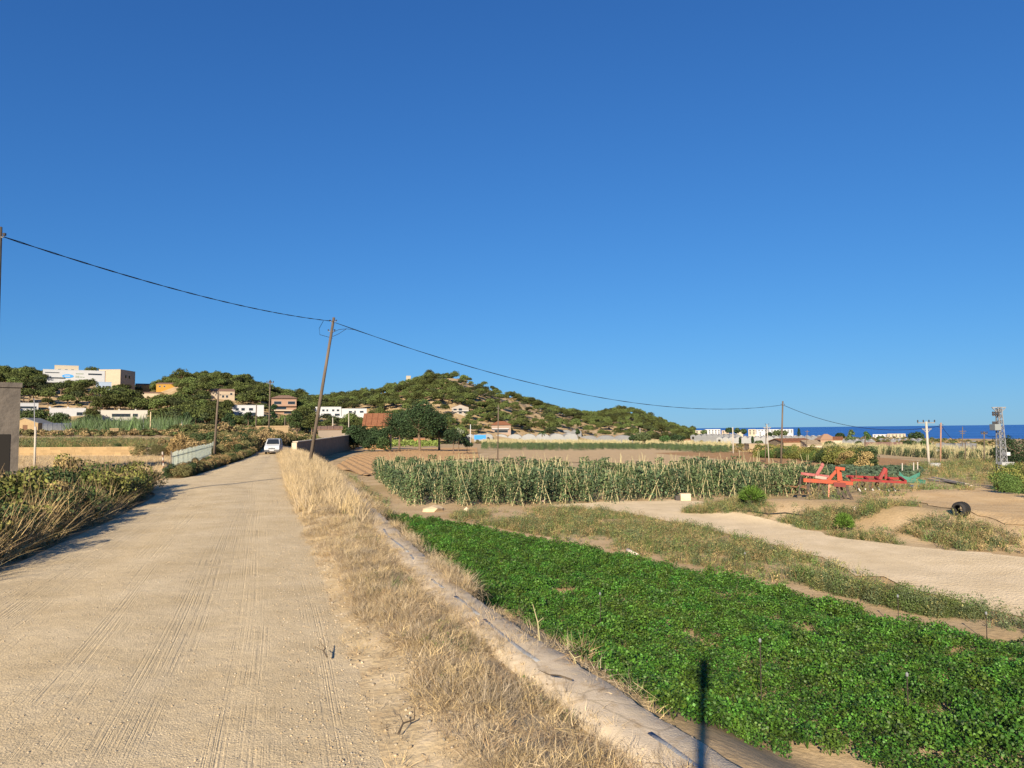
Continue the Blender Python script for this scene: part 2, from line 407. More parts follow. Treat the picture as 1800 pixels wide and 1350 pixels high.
    bp = N.new('ShaderNodeBump'); bp.inputs['Strength'].default_value = .75; bp.inputs['Distance'].default_value = 1.0
    L.new(hh, bp.inputs['Height']); L.new(bp.outputs[0], b.inputs['Normal'])
    return m
ROADM = road_material()
def fLe(y):                 # left edge, widened at the field entrance
    return fL(y) - 3.4 * np.exp(-((y - 36.5) / 3.4) ** 2)
ro = strip('dirt_road', fLe, fR, YS, 25, zroad, ROADM); tag(ro, kind='structure')
VERGE = mat('sandy_verge', (.45, .33, .185), .97, (.56, .44, .28), 2.2, .30, 14, spec=.08, col3=(.50, .385, .225))
def zverge(X, Y, k):
    z0 = zroad(X, Y, 1.0 + 0 * k)
    hump = .22 * np.interp(Y, [0, 10, 35, 60], [.5, .7, 1.2, 1.8]) * np.sin(np.clip(k, 0, 1) * PI) ** 1.2
    return z0 + hump * (.6 + .8 * fbm(X * .9, Y * .9)) + .05 * (fbm(X * 3, Y * 3) - .47) - .12 * k
YV = np.concatenate([np.arange(-24, 30, .15), np.arange(30, 84, .3)])
vg = strip('road_verge', lambda y: fR(y) - .06, lambda y: fWs(y) - .62, YV, 15, zverge, VERGE); tag(vg, kind='structure')

# retaining wall with a rough cement top
CEMENT = mat('sandy_cement', (.44, .335, .21), .97, (.56, .45, .30), 4.0, .5, 60, spec=.1, col3=(.56, .46, .33))
_t = CEMENT.node_tree; _b = _t.nodes['Principled BSDF']; _src = _b.inputs['Base Color'].links[0].from_socket        # hairline cracks
_tc = _t.nodes.new('ShaderNodeTexCoord'); _nz = _t.nodes.new('ShaderNodeTexNoise'); _nz.inputs['Scale'].default_value = 3; _t.links.new(_tc.outputs['Object'], _nz.inputs['Vector'])
_va = _t.nodes.new('ShaderNodeMixRGB'); _va.inputs[0].default_value = .12; _t.links.new(_tc.outputs['Object'], _va.inputs[1]); _t.links.new(_nz.outputs['Color'], _va.inputs[2])
_vo = _t.nodes.new('ShaderNodeTexVoronoi'); _vo.feature = 'DISTANCE_TO_EDGE'; _vo.inputs['Scale'].default_value = .8; _t.links.new(_va.outputs[0], _vo.inputs['Vector'])
_rp = _t.nodes.new('ShaderNodeValToRGB'); _rp.color_ramp.elements[0].position = .004; _rp.color_ramp.elements[0].color = (.22, .2, .18, 1); _rp.color_ramp.elements[1].position = .010; _t.links.new(_vo.outputs['Distance'], _rp.inputs[0])
_mu = _t.nodes.new('ShaderNodeMixRGB'); _mu.blend_type = 'MULTIPLY'; _mu.inputs[0].default_value = .32; _t.links.new(_src, _mu.inputs[1]); _t.links.new(_rp.outputs[0], _mu.inputs[2]); _t.links.new(_mu.outputs[0], _b.inputs['Base Color'])
rngw = np.random.default_rng(5)
sect = [(-.74, -.30), (-.68, -.05), (-.48, -.02), (-.28, -.02), (-.04, -.015), (0, -.05), (.03, -.6), (.06, -1.9)]
Vw = []; n_s = len(sect)
WTOP = lambda y: -.10 + .03 * math.sin(y * .21) + float(np.interp(y, [40, 60, 80], [0, .12, .3]))
YW = np.concatenate([np.arange(-20, 0, .2), np.arange(0, 16, .07), np.arange(16, 30, .15), np.arange(30, 83, .5)])
for y in YW:
    x0 = float(fWs(y)); dz = WTOP(y)
    nz = float(vnoise(y * .5, 3.3) - .5) * .05
    for q, (dx, zz) in enumerate(sect):
        jx = (float(fbm(y * 3.3, (q if q < 4 else 4) * 7.7)) - .47) * (.14 if q in (0, 1, 4, 5, 6) else .03); jz = (float(fbm(y * 3.1, q * 3.3 + 50)) - .47) * (.035 if q in (2, 3, 4) else .03)
        Vw.append((x0 + dx + jx + nz, y, dz + .1 + zz + jz))
Fw = [(i * n_s + k, i * n_s + k + 1, (i + 1) * n_s + k + 1, (i + 1) * n_s + k) for i in range(len(YW) - 1) for k in range(n_s - 1)]
rw = link('retaining_wall', mesh_np('retaining_wall', Vw, np.array(Fw)[:, ::-1]), CEMENT, smooth=False)
tag(rw, 'long sandy cement retaining wall between the dirt road verge and the green field', 'wall')
def walltop(y, dx=-.3):
    x0 = float(fWs(y)); return Vector((x0 + dx, y, WTOP(y) + .07))
# half buried grey water pipe along the wall top, in lengths that show between the grass
PIPE = mat('grey_pipe', (.20, .21, .225), .8, (.28, .29, .30), 6, .3, 40)
pt_ = thing('water_pipe', 'half buried grey water pipe running along the cement wall top', 'pipe', walltop(13))
for y0, y1 in ((8.1, 9.9), (10.15, 11.3), (11.9, 12.6), (14.6, 15.2), (15.6, 17.6), (17.8, 19.4), (5.0, 6.2)):
    pts = [walltop(y, -.36 + .05 * math.sin(y * 1.3)) - pt_.location + Vector((0, 0, -.035)) for y in np.linspace(y0, y1, 7)]
    MB().tube(pts, .055, 10).build('pipe_length', PIPE, pt_, smooth=True)

# tall wall farther along the road
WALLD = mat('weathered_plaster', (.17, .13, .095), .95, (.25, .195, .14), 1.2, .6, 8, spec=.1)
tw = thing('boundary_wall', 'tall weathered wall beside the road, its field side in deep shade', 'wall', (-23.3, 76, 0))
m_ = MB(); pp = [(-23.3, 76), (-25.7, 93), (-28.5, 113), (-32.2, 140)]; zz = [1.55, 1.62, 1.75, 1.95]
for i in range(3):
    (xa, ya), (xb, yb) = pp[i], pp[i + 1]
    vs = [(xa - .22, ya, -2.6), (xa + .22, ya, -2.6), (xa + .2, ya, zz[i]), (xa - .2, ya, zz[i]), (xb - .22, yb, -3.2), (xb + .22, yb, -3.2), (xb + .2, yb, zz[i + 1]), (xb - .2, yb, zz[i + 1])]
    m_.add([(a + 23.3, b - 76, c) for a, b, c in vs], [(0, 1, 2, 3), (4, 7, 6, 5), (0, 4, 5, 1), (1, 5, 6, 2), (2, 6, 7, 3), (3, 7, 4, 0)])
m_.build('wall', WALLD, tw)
m_ = MB()
for i in range(3):
    (xa, ya), (xb, yb) = pp[i], pp[i + 1]
    m_.bar((xa + 23.3, ya - 76, zz[i] + .05), (xb + 23.3, yb - 76, zz[i + 1] + .05), .56, .09)
m_.build('coping', mat('pale_coping', (.46, .39, .29), .9, (.55, .47, .36), 2), tw)
m_ = MB(); m_.box(-.26, .26, -.34, -.02, -2.4, 1.5); m_.build('end_pillar', CEMENT, tw)

# ---------------------------------------------------------------- draped sheets on the ground
def drape(name, poly, m, step=1.0, lift=.03, ridge=None, extra=None):
    bm = bmesh.new(); vs = [bm.verts.new((p[0], p[1], 0)) for p in poly]; bm.faces.new(vs)
    P = np.array([(p[0], p[1]) for p in poly]); mn = P.min(0); mx = P.max(0)
    def cut(n, lo, hi, st):
        for c in np.arange(lo + st / 2, hi, st):
            bmesh.ops.bisect_plane(bm, geom=bm.verts[:] + bm.edges[:] + bm.faces[:], plane_co=(n[0] * c, n[1] * c, 0), plane_no=(n[0], n[1], 0))
    if ridge:
        n = np.array(ridge[:2]); pr = P @ n; cut(n, pr.min(), pr.max(), ridge[2] / 4)
        n2 = np.array((-n[1], n[0])); pr = P @ n2; cut(n2, pr.min(), pr.max(), step)
    else: cut((1, 0), mn[0], mx[0], step); cut((0, 1), mn[1], mx[1], step)
    bmesh.ops.triangulate(bm, faces=[f for f in bm.faces if len(f.verts) > 4])
    X = np.array([v.co.x for v in bm.verts]); Y = np.array([v.co.y for v in bm.verts])
    Z = zt(X, Y) + lift
    if ridge: Z = Z + ridge[3] * (.5 + .5 * np.sin((X * n[0] + Y * n[1]) * 2 * PI / ridge[2]))
    if extra is not None: Z = Z + extra(X, Y)
    for v, z in zip(bm.verts, Z): v.co.z = z
    bmesh.ops.recalc_face_normals(bm, faces=bm.faces)
    for f in bm.faces:
        if f.normal.z < 0: f.normal_flip()
    me = bpy.data.meshes.new(name); bm.to_mesh(me); bm.free()
    return tag(link(name, me, m, smooth=True), kind='structure')
def pxpoly(pts, sub=1):
    out = []
    for i, (u, v) in enumerate(pts):
        u2, v2 = pts[(i + 1) % len(pts)]
        for k in range(sub): out.append(G(u + (u2 - u) * k / sub, v + (v2 - v) * k / sub))
    return [(p.x, p.y) for p in out]
def wobble(poly, amp, sub=5, seed=0):
    r = np.random.default_rng(seed); out = []
    for i in range(len(poly)):
        a = np.array(poly[i]); b = np.array(poly[(i + 1) % len(poly)])
        for k in range(sub): out.append(tuple(a + (b - a) * k / sub + r.normal(0, amp, 2)))
    return out
TRACKM = mat('pale_track_sand', (.61, .475, .29), .96, (.74, .59, .385), 1.0, .6, 18, spec=.1, col3=(.67, .53, .335))
SOIL = mat('ploughed_soil', (.42, .255, .12), .97, (.52, .33, .165), 1.5, .8, 10, spec=.08)
TANF = mat('dry_field_soil', (.47, .325, .175), .97, (.56, .41, .235), .8, .6, 8, spec=.08)
REDF = mat('reddish_field_soil', (.33, .19, .09), .97, (.42, .25, .12), .9, .6, 8, spec=.08)
GRNF = mat('green_crop_sheet', (.10, .15, .04), .95, (.17, .20, .06), 1.6, .5, 8, spec=.1)
track = [(2050, 1150), (1800, 1088), (1640, 1046), (1520, 1010), (1400, 972), (1250, 932), (1130, 908), (1060, 897), (960, 890), (1060, 883), (1180, 880), (1260, 884), (1300, 898), (1390, 925), (1480, 948), (1640, 966), (1800, 980), (2050, 1000)]
drape('dirt_track', wobble(pxpoly(track), .12, 4, 1), TRACKM, .5, .025)
drape('yard_earth', wobble(pxpoly([(1490, 872), (1560, 862), (1700, 855), (1800, 850), (2000, 850), (2000, 935), (1800, 925), (1720, 905), (1650, 890), (1560, 880)]), .15, 3, 2), mat('ochre_yard', (.50, .335, .165), .96, (.58, .42, .235), 1.1, .5, 12, spec=.08), .5, .02)
pf = pxpoly([(586, 822), (622, 801), (680, 792), (760, 788), (838, 787), (842, 806), (760, 812), (700, 824), (645, 838)])
drape('ploughed_field', pf, SOIL, 3.0, .02, ridge=(math.cos(.30), math.sin(.30), .9, .13))
drape('dry_field', pxpoly([(850, 806), (880, 793), (1010, 789), (1150, 786), (1240, 795), (1330, 812), (1260, 822), (1050, 815)]), TANF, 2.0, .05)
drape('fallow_field', pxpoly([(1150, 797), (1240, 793), (1330, 796), (1400, 806), (1500, 822), (1480, 830), (1330, 815), (1250, 806)]), REDF, 2.0, .06)
drape('ploughed_plot', pxpoly([(1340, 793), (1440, 795), (1560, 806), (1620, 812), (1600, 822), (1480, 815), (1400, 805)]), REDF, 2.0, .08)
drape('straw_field', pxpoly([(22, 801), (160, 801), (305, 800), (330, 812), (285, 845), (170, 835), (22, 820)]), TANF, 1.5, .03)
drape('field_bank', pxpoly([(10, 762), (150, 764), (300, 764), (380, 770), (380, 776), (150, 773), (10, 772)]), TANF, 3, .05)
# ---------------------------------------------------------------- foliage helpers
def rand_dirs(n, rng):
    d = rng.normal(size=(n, 3)); return d / np.linalg.norm(d, axis=1)[:, None]
def leaf_quads(P, size, rng, aspect=.55, up=0.0, normal=None):
    """one rhombic leaf per point; normals random, pulled towards NORMAL / up"""
    n = len(P); size = np.broadcast_to(size, (n,)) * rng.uniform(.7, 1.3, n)
    N = rand_dirs(n, rng)
    if normal is not None: N = N + normal * 1.0
    N[:, 2] += up; N /= np.linalg.norm(N, axis=1)[:, None] + 1e-9
    T = np.cross(N, rand_dirs(n, rng)); T /= np.linalg.norm(T, axis=1)[:, None] + 1e-9
    B = np.cross(N, T)
    a = T * size[:, None] * .5; b = B * (size * aspect * .5)[:, None]
    bend = N * (size * .12)[:, None]
    V = np.stack([P - a, P + b + bend, P + a, P - b + bend], 1).reshape(-1, 3)
    return V, np.arange(4 * n).reshape(n, 4)
def blob_points(c, r, n, rng, low=-.5, shell=.75):
    d = rand_dirs(n * 3, rng); d = d[d[:, 2] > low][:n]
    k = shell + (1.08 - shell) * rng.random(len(d)) ** .6
    return np.asarray(c) + d * k[:, None] * np.asarray(r), d
def join(parts):
    Vs = []; Fs = []; o = 0
    for V, F in parts: Vs.append(V); Fs.append(F + o); o += len(V)
    return np.concatenate(Vs), np.concatenate(Fs)
def blades(n, h, spread, wid, rng, lean=.5, nseg=2, base_r=.05, droop=.3):
    """a tuft of grass blades, each a bent tapered ribbon of quads"""
    Vs = []; Fs = []; o = 0
    for i in range(n):
        a = rng.uniform(0, 2 * PI); r = base_r * math.sqrt(rng.random()); p = np.array((r * math.cos(a), r * math.sin(a), -.02))
        az_ = a + rng.normal(0, .6); l = abs(rng.normal(0, lean)) + .05; hh = h * rng.uniform(.45, 1.1); w_ = wid * rng.uniform(.7, 1.3)
        side = np.array((-math.sin(az_ + rng.normal(0, .8)), math.cos(az_), 0)) * w_ * .5
        dirn = np.array((math.cos(az_) * math.sin(l), math.sin(az_) * math.sin(l), math.cos(l)))
        pts = []
        for s in range(nseg + 1):
            k = s / nseg; q = p + dirn * hh * k + np.array((math.cos(az_), math.sin(az_), 0)) * spread * hh * k * k - np.array((0, 0, droop * hh * k * k * l))
            ww = (1 - k) ** .7 if s < nseg else .08
            pts += [q - side * ww, q + side * ww]
        Vs.append(np.array(pts))
        for s in range(nseg): Fs.append((o + 2 * s, o + 2 * s + 1, o + 2 * s + 3, o + 2 * s + 2))
        o += len(pts)
    return np.concatenate(Vs), np.array(Fs)
def protos(name, meshes, m):
    c = bpy.data.collections.new(name)
    for i, (V, F) in enumerate(meshes):
        me = mesh_np(name, V, F); me.materials.append(m if not isinstance(m, (list, tuple)) else m[i % len(m)])
        o = bpy.data.objects.new('%s_%02d' % (name, i), me); c.objects.link(o)
    c['n'] = len(meshes)
    return c
def scatter(name, P, coll, rng, smin, smax, label, cat, tilt=.12, rots=None, zs=None):
    P = np.asarray(P, dtype=np.float32); n = len(P)
    me = bpy.data.meshes.new(name); me.vertices.add(n); me.vertices.foreach_set('co', P.ravel())
    rot = np.stack([rng.normal(0, tilt, n), rng.normal(0, tilt, n), rng.uniform(0, 2 * PI, n) if rots is None else rots], -1)
    sc = rng.uniform(smin, smax, n); sc = np.stack([sc, sc, sc * (rng.uniform(.8, 1.2, n) if zs is None else zs)], -1)
    a = me.attributes.new('rot', 'FLOAT_VECTOR', 'POINT'); a.data.foreach_set('vector', rot.astype(np.float32).ravel())
    a = me.attributes.new('scl', 'FLOAT_VECTOR', 'POINT'); a.data.foreach_set('vector', sc.astype(np.float32).ravel())
    a = me.attributes.new('idx', 'INT', 'POINT'); a.data.foreach_set('value', rng.integers(0, coll['n'], n).astype(np.int32))
    o = bpy.data.objects.new(name, me); COL.objects.link(o)
    g = bpy.data.node_groups.new(name, 'GeometryNodeTree')
    g.interface.new_socket('Geometry', in_out='INPUT', socket_type='NodeSocketGeometry'); g.interface.new_socket('Geometry', in_out='OUTPUT', socket_type='NodeSocketGeometry')
    N = g.nodes; L = g.links
    gi = N.new('NodeGroupInput'); gout = N.new('NodeGroupOutput'); ip = N.new('GeometryNodeInstanceOnPoints'); ci = N.new('GeometryNodeCollectionInfo')
    ci.inputs['Collection'].default_value = coll; ci.inputs['Separate Children'].default_value = True; ci.inputs['Reset Children'].default_value = True
    def attr(nm, ty):
        q = N.new('GeometryNodeInputNamedAttribute'); q.data_type = ty; q.inputs['Name'].default_value = nm; return q.outputs['Attribute']
    L.new(gi.outputs[0], ip.inputs['Points']); L.new(ci.outputs[0], ip.inputs['Instance']); ip.inputs['Pick Instance'].default_value = True
    L.new(attr('idx', 'INT'), ip.inputs['Instance Index']); L.new(attr('rot', 'FLOAT_VECTOR'), ip.inputs['Rotation']); L.new(attr('scl', 'FLOAT_VECTOR'), ip.inputs['Scale'])
    L.new(ip.outputs[0], gout.inputs[0])
    md = o.modifiers.new('scatter', 'NODES'); md.node_group = g
    return tag(o, label, cat, kind='stuff')
def in_poly(X, Y, poly):
    c = np.zeros(len(X), bool); n = len(poly)
    for i in range(n):
        x1, y1 = poly[i]; x2, y2 = poly[(i + 1) % n]
        if y1 == y2: continue
        k = ((y1 > Y) != (y2 > Y)) & (X < (x2 - x1) * (Y - y1) / (y2 - y1) + x1); c ^= k
    return c
def sample_poly(poly, n, rng):
    P = np.array(poly); lo = P.min(0); hi = P.max(0); out = np.zeros((0, 2))
    while len(out) < n:
        q = lo + (hi - lo) * rng.random((n * 2, 2)); q = q[in_poly(q[:, 0], q[:, 1], poly)]; out = np.concatenate([out, q])
    return out[:n]
def on_ground(Q, lift=0.0): return np.column_stack([Q, zt(Q[:, 0], Q[:, 1]) + lift])

rg = np.random.default_rng(21)
# ---------------------------------------------------------------- parsley field
PARS = [mat('parsley_leaf', (.046, .112, .013), .55, None, rnd=.4, island=.5, spec=.35, trans=.12, rnd_hue=.02),
        mat('parsley_leaf_light', (.075, .155, .018), .55, None, rnd=.35, island=.5, spec=.35, trans=.12, rnd_hue=.025)]
pm = []
for i in range(6):
    n = 120; a = rg.uniform(0, 2 * PI, n); r = .15 * np.sqrt(rg.random(n)); h = .27 * (1 - (r / .19) ** 2 * .55) * rg.uniform(.55, 1.08, n)
    P = np.stack([r * np.cos(a), r * np.sin(a), h], -1)
    q = [leaf_quads(P, .034, rg, .85, up=.55)]
    for k in range(8):
        b = rg.uniform(0, 2 * PI); e = np.array((.1 * math.cos(b), .1 * math.sin(b), .2)); s = np.array((-math.sin(b), math.cos(b), 0)) * .003
        q.append((np.array([-s, s, e + s, e - s]), np.array([[0, 1, 2, 3]])))
    pm.append(join(q))
C_PARS = protos('parsley_clump', pm, PARS)
PFIELD = pxpoly([(690, 912), (760, 918), (900, 943), (1100, 985), (1320, 1032), (1480, 1072), (1560, 1100), (1800, 1142), (2060, 1205)])
wp = [(fWs(y) + .95 + (.9 if y < 9.5 else 0) + .12 * math.sin(y * 1.7), y) for y in (28, 24, 20, 17, 14, 12, 10.5, 9.2)]
near = pxpoly([(1190, 1275), (1300, 1302), (1420, 1330), (1520, 1352), (1700, 1420)])
PFIELD = PFIELD + [(14, 3.5), (8, 2.0)] + near[::-1] + wp[::-1][1:]
ax = np.array((-.30, .954)); bx = np.array((.954, .30))                     # rows run with the wall
pts = []
for c in np.arange(-6, 26, .21):
    for s in np.arange(-6, 42, .135): pts.append(bx * c + ax * s)
Q = np.array(pts) + rg.normal(0, .035, (len(pts), 2)); Q = Q[in_poly(Q[:, 0], Q[:, 1], PFIELD)]
bare = (fbm(Q[:, 0] * .9 + 3, Q[:, 1] * .9) > .74)
cc = Q @ bx
gap = (np.abs(((cc - 1.7) % 1.9) - .95) < .10) & (vnoise(Q[:, 0] * .5 + 40, Q[:, 1] * .5) > .62) & (Q[:, 0] - fWs(Q[:, 1]) < 5)
Q = Q[~(bare | gap)]
print('parsley', len(Q))
hv_ = .54 + .58 * vnoise(Q[:, 0] * 2.2, Q[:, 1] * 2.2) + .12 * np.sin((Q @ bx) * 2 * PI / .84)
scatter('parsley_crop', on_ground(Q), C_PARS, rg, .75, 1.15, 'dense low green parsley crop filling the field below the road wall', 'crop', .18, zs=hv_)

# ---------------------------------------------------------------- dry grass on the verge
STRAW = [mat('straw_grass', (.44, .34, .205), .9, None, rnd=.28, island=.35, spec=.1), mat('grey_straw', (.36, .29, .20), .9, None, rnd=.28, island=.35, spec=.1),
         mat('golden_straw', (.49, .365, .185), .9, None, rnd=.25, island=.3, spec=.1), mat('brown_straw', (.30, .205, .115), .9, None, rnd=.3, island=.35, spec=.1)]
gm = [blades(38, .20, .35, .0042, rg, .95, 2, .13) for _ in range(3)] + [blades(56, .14, .6, .0045, rg, 1.3, 2, .17) for _ in range(7)]
C_DRY = protos('dry_tuft', gm, STRAW)
def verge_pts(n, y0, y1, k0, k1, rng):
    y = y0 + (y1 - y0) * rng.random(n); k = k0 + (k1 - k0) * rng.random(n)
    a = fR(y) - .06; b = fWs(y) - .62; x = a + (b - a) * k
    return np.stack([x, y, zverge(x, y, k)], -1), k
P, k = verge_pts(19000, 3.2, 34, .0, 1.04, rg)
dens = fbm(P[:, 0] * 1.1, P[:, 1] * 1.1); edge = np.interp(P[:, 1], [3, 9, 18, 30], [.38, .24, .10, .04])
keep = (dens + .10 * rg.normal(size=len(P)) > .385) & (k < np.where(P[:, 1] < 20, 1.0, 1.1)) & (k > edge + .18 * (vnoise(P[:, 1] * 1.3, P[:, 0]) - .5)) 
keep |= rg.random(len(P)) < .05
scatter('dry_verge_grass', P[keep], C_DRY, rg, .55, 1.15, 'dry straw coloured grass tufts covering the verge beside the road', 'grass', .35, zs=rg.uniform(.45, .95, int(keep.sum())))
gm2 = [blades(26, .62, .25, .011, rg, .38, 3, .12, .2) for _ in range(5)]
C_TALL = protos('tall_dry_tuft', gm2, [STRAW[0], STRAW[2], STRAW[0], STRAW[1]])
P, k = verge_pts(9000, 20, 79, .0, 1.06, rg); keep = (k > .0) & (rg.random(len(P)) < np.interp(P[:, 1], [20, 34, 45], [.10, .6, .95])) & (fbm(P[:, 0] * .7, P[:, 1] * .7) + .1 * rg.normal(size=len(P)) > .38)
scatter('tall_verge_grass', P[keep], C_TALL, rg, .38, 1.3, 'tall pale dry grass on the verge around the leaning pole', 'grass', .2)
# grass along the outer edge of the wall
yy = np.concatenate([rg.uniform(4, 60, 700), rg.uniform(11.2, 15.5, 260), rg.uniform(17, 30, 400)]); dx = rg.normal(.02, .10, len(yy))
P = np.array([walltop(y, d) for y, d in zip(yy, dx)]); 
keep = vnoise(yy * .8, yy * 0) + .25 * rg.normal(size=len(yy)) > .55
scatter('wall_edge_grass', P[keep], C_DRY, rg, .6, 1.3, 'thin dry grass growing along the outer edge of the cement wall', 'grass', .4)
yb = rg.uniform(14, 62, 1500); Pb = np.stack([fWs(yb) + .25 + np.abs(rg.normal(0, .5, len(yb))), yb], -1)
GWEED = [mat('weed_green', (.10, .145, .04), .8, None, rnd=.35, island=.35, spec=.15, rnd_hue=.02), mat('weed_olive', (.19, .185, .07), .85, None, rnd=.35, island=.35, spec=.12),
         mat('weed_dry', (.27, .20, .095), .9, None, rnd=.3, island=.35, spec=.1), mat('weed_grey_green', (.10, .125, .06), .85, None, rnd=.35, island=.35, spec=.12)]
def weed(rng, h=.22, n=26, leafy=.5):
    V1 = blades(int(n * (1 - leafy)) + 4, h, .4, .012, rng, .6, 2, .10)
    m = int(n * leafy * 1.6) + 3; a = rng.uniform(0, 2 * PI, m); r = .15 * np.sqrt(rng.random(m)); z = h * rng.uniform(.1, .95, m) * (1 - r * 2)
    return join([V1, leaf_quads(np.stack([r * np.cos(a), r * np.sin(a), z], -1), .055, rng, .5, up=.5)])
def weed2(rng, h):
    V1 = blades(16, h, .3, .010, rng, .45, 2, .14); m = 150; a = rng.uniform(0, 2 * PI, m); r = .26 * np.sqrt(rng.random(m)); z = h * rng.uniform(.05, .95, m) * (1 - r)
    return join([V1, leaf_quads(np.stack([r * np.cos(a), r * np.sin(a), z], -1), .05, rng, .5, up=.4)])
C_WEED = protos('weed_clump', [weed(rg, .24 + .04 * i, 28, .3 + .1 * (i % 4)) for i in range(8)], GWEED)
keep = vnoise(yb * .35, yb * 0 + 9) + .2 * rg.normal(size=len(yb)) > .5
scatter('ditch_weeds', on_ground(Pb[keep]), C_WEED, rg, .7, 1.6, 'scruffy weeds in the ditch at the foot of the wall', 'weeds')
# weeds between the parsley and the dirt track
WSTRIP = pxpoly([(800, 905), (960, 892), (1060, 899), (1130, 910), (1250, 934), (1400, 974), (1520, 1012), (1640, 1048), (1800, 1092), (2060, 1152), (2060, 1185), (1800, 1118), (1600, 1080), (1480, 1048), (1320, 1016), (1100, 972), (930, 938), (790, 912)])
Q = sample_poly(WSTRIP, 7600, rg)
# distance rows: greener near the field, patchy near the track
d = fbm(Q[:, 0] * .45 + 11, Q[:, 1] * .45); keep = d + .10 * rg.normal(size=len(Q)) > .46
scatter('roadside_weeds', on_ground(Q[keep]), C_WEED, rg, .4, .95, 'mixed green and dry weeds between the parsley and the dirt track', 'weeds', .2)
DKSTRIP = pxpoly([(1380, 1008), (1480, 1030), (1600, 1056), (1700, 1074), (1800, 1092), (2060, 1150), (2060, 1185), (1800, 1118), (1660, 1092), (1560, 1068), (1450, 1042)])
C_WEEDT = protos('tall_weed', [weed2(rg, .6) for i in range(5)], [GWEED[0], GWEED[3], GWEED[1], GWEED[0], GWEED[3]])
Q = sample_poly(DKSTRIP, 800, rg); Q = Q[vnoise(Q[:, 0] * .8, Q[:, 1] * .8) > .35]
scatter('field_edge_weeds', on_ground(Q), C_WEEDT, rg, .28, .72, 'taller dark weeds along the edge of the parsley field', 'weeds', .2)
# mound weeds
MSTRIP = pxpoly([(1195, 903), (1260, 880), (1340, 868), (1450, 880), (1560, 885), (1700, 910), (1800, 930), (2000, 950), (2000, 985), (1800, 980), (1640, 965), (1480, 947), (1390, 924), (1300, 902)])
Q = sample_poly(MSTRIP, 6500, rg); d = fbm(Q[:, 0] * .6 + 31, Q[:, 1] * .6 + 7); dm = (Q[:, 0] - TG[0]) * .825 + (Q[:, 1] - TG[1]) * .564
uu = np.array([PX((a, b, -.4))[0] for a, b in Q])
keep = ~((uu > 1345) & (uu < 1512) & (dm > 2.2)) & (d + .08 * rg.normal(size=len(Q)) > np.where(dm < 1.1, .45, .525))
scatter('mound_weeds', on_ground(Q[keep]), C_WEED, rg, .45, 1.0, 'patchy green weeds spread over the earth mound', 'weeds', .3)
YW_ = pxpoly([(1420, 880), (1600, 868), (1800, 842), (1800, 832), (1620, 836), (1500, 845), (1420, 862)])
Q = sample_poly(YW_, 1500, rg); d = fbm(Q[:, 0] * .4 + 3, Q[:, 1] * .4 + 70); keep = d + .1 * rg.normal(size=len(Q)) > .52
scatter('yard_weeds', on_ground(Q[keep]), C_WEED, rg, .8, 1.6, 'low weeds around the parked farm implements', 'weeds', .3)
YW2 = pxpoly([(1600, 838), (1800, 845), (1900, 840), (1900, 812), (1700, 812), (1600, 822)])
Q = sample_poly(YW2, 3600, rg); d = fbm(Q[:, 0] * .15 + 3, Q[:, 1] * .15 + 70); keep = d + .1 * rg.normal(size=len(Q)) > .45
scatter('meadow_grass', on_ground(Q[keep]), C_WEED, rg, 1.3, 2.6, 'rough green and straw meadow below the power poles', 'grass', .3)

# ---------------------------------------------------------------- bean field on canes
CANE = mat('dry_cane', (.38, .335, .18), .8, None, rnd=.2, island=.25, spec=.2)
BEAN = [mat('bean_leaf', (.075, .108, .042), .7, None, rnd=.3, island=.45, spec=.25), mat('bean_leaf_blue', (.062, .095, .045), .7, None, rnd=.3, island=.45, spec=.25)]
BF = pxpoly([(716, 889), (840, 891), (960, 888), (1100, 885), (1250, 881), (1370, 874), (1440, 864)])
bl = G(648, 838); BF = BF + [(17.6, 39), (18.8, 44), (9, 47), (-4, 50.5), (bl.x, bl.y)]
ra = np.array((-.262, .965)); rb = np.array((.965, .262))
sp = []
for c in np.arange(-6, 50, 1.15):
    for s in np.arange(15, 85, .62): sp.append(rb * c + ra * s)
Q = np.array(sp) + rg.normal(0, .06, (len(sp), 2)); Q = Q[in_poly(Q[:, 0], Q[:, 1], BF)]
Q = Q[(rg.random(len(Q)) > .05) & (fbm(Q[:, 0] * .5 + 7, Q[:, 1] * .5) < .66)]
Q = Q[np.argsort(Q[:, 1] + .02 * np.abs(Q[:, 0]))]
print('beans', len(Q))
def bean_foliage(rng):
    n = 270; z = 1.38 * rng.random(n) ** .75; r = (.48 - .17 * z) * np.sqrt(rng.random(n)) + .06; a = rng.uniform(0, 2 * PI, n)
    return leaf_quads(np.stack([r * np.cos(a), r * np.sin(a), z], -1), .105, rng, .75, up=.2, normal=np.stack([np.cos(a), np.sin(a), 0 * a], -1) * .8)
def cane_mesh(rng, a, lean):
    m = MB(); b = Vector((.30 * math.cos(a), .30 * math.sin(a), -.05)); h = rng.uniform(1.2, 1.72)
    e = Vector((-.16 * math.cos(a) * lean + rng.normal(0, .16), -.16 * math.sin(a) * lean + rng.normal(0, .1), h)); m.tube([b, e], [.018, .009], 4, False); return m.mesh('cane')
fm = []
for i in range(5):
    me = mesh_np('bean_foliage', *bean_foliage(rg)); me.materials.append(BEAN[i % 2]); fm.append(me)
cm = []
for i in range(12):
    me = cane_mesh(rg, 2 * PI * i / 12 + rg.normal(0, .2), rg.uniform(.3, 2.0)); me.materials.append(CANE); cm.append(me)
LBL = 'climbing bean plant on dry canes in the front rows of the bean field'
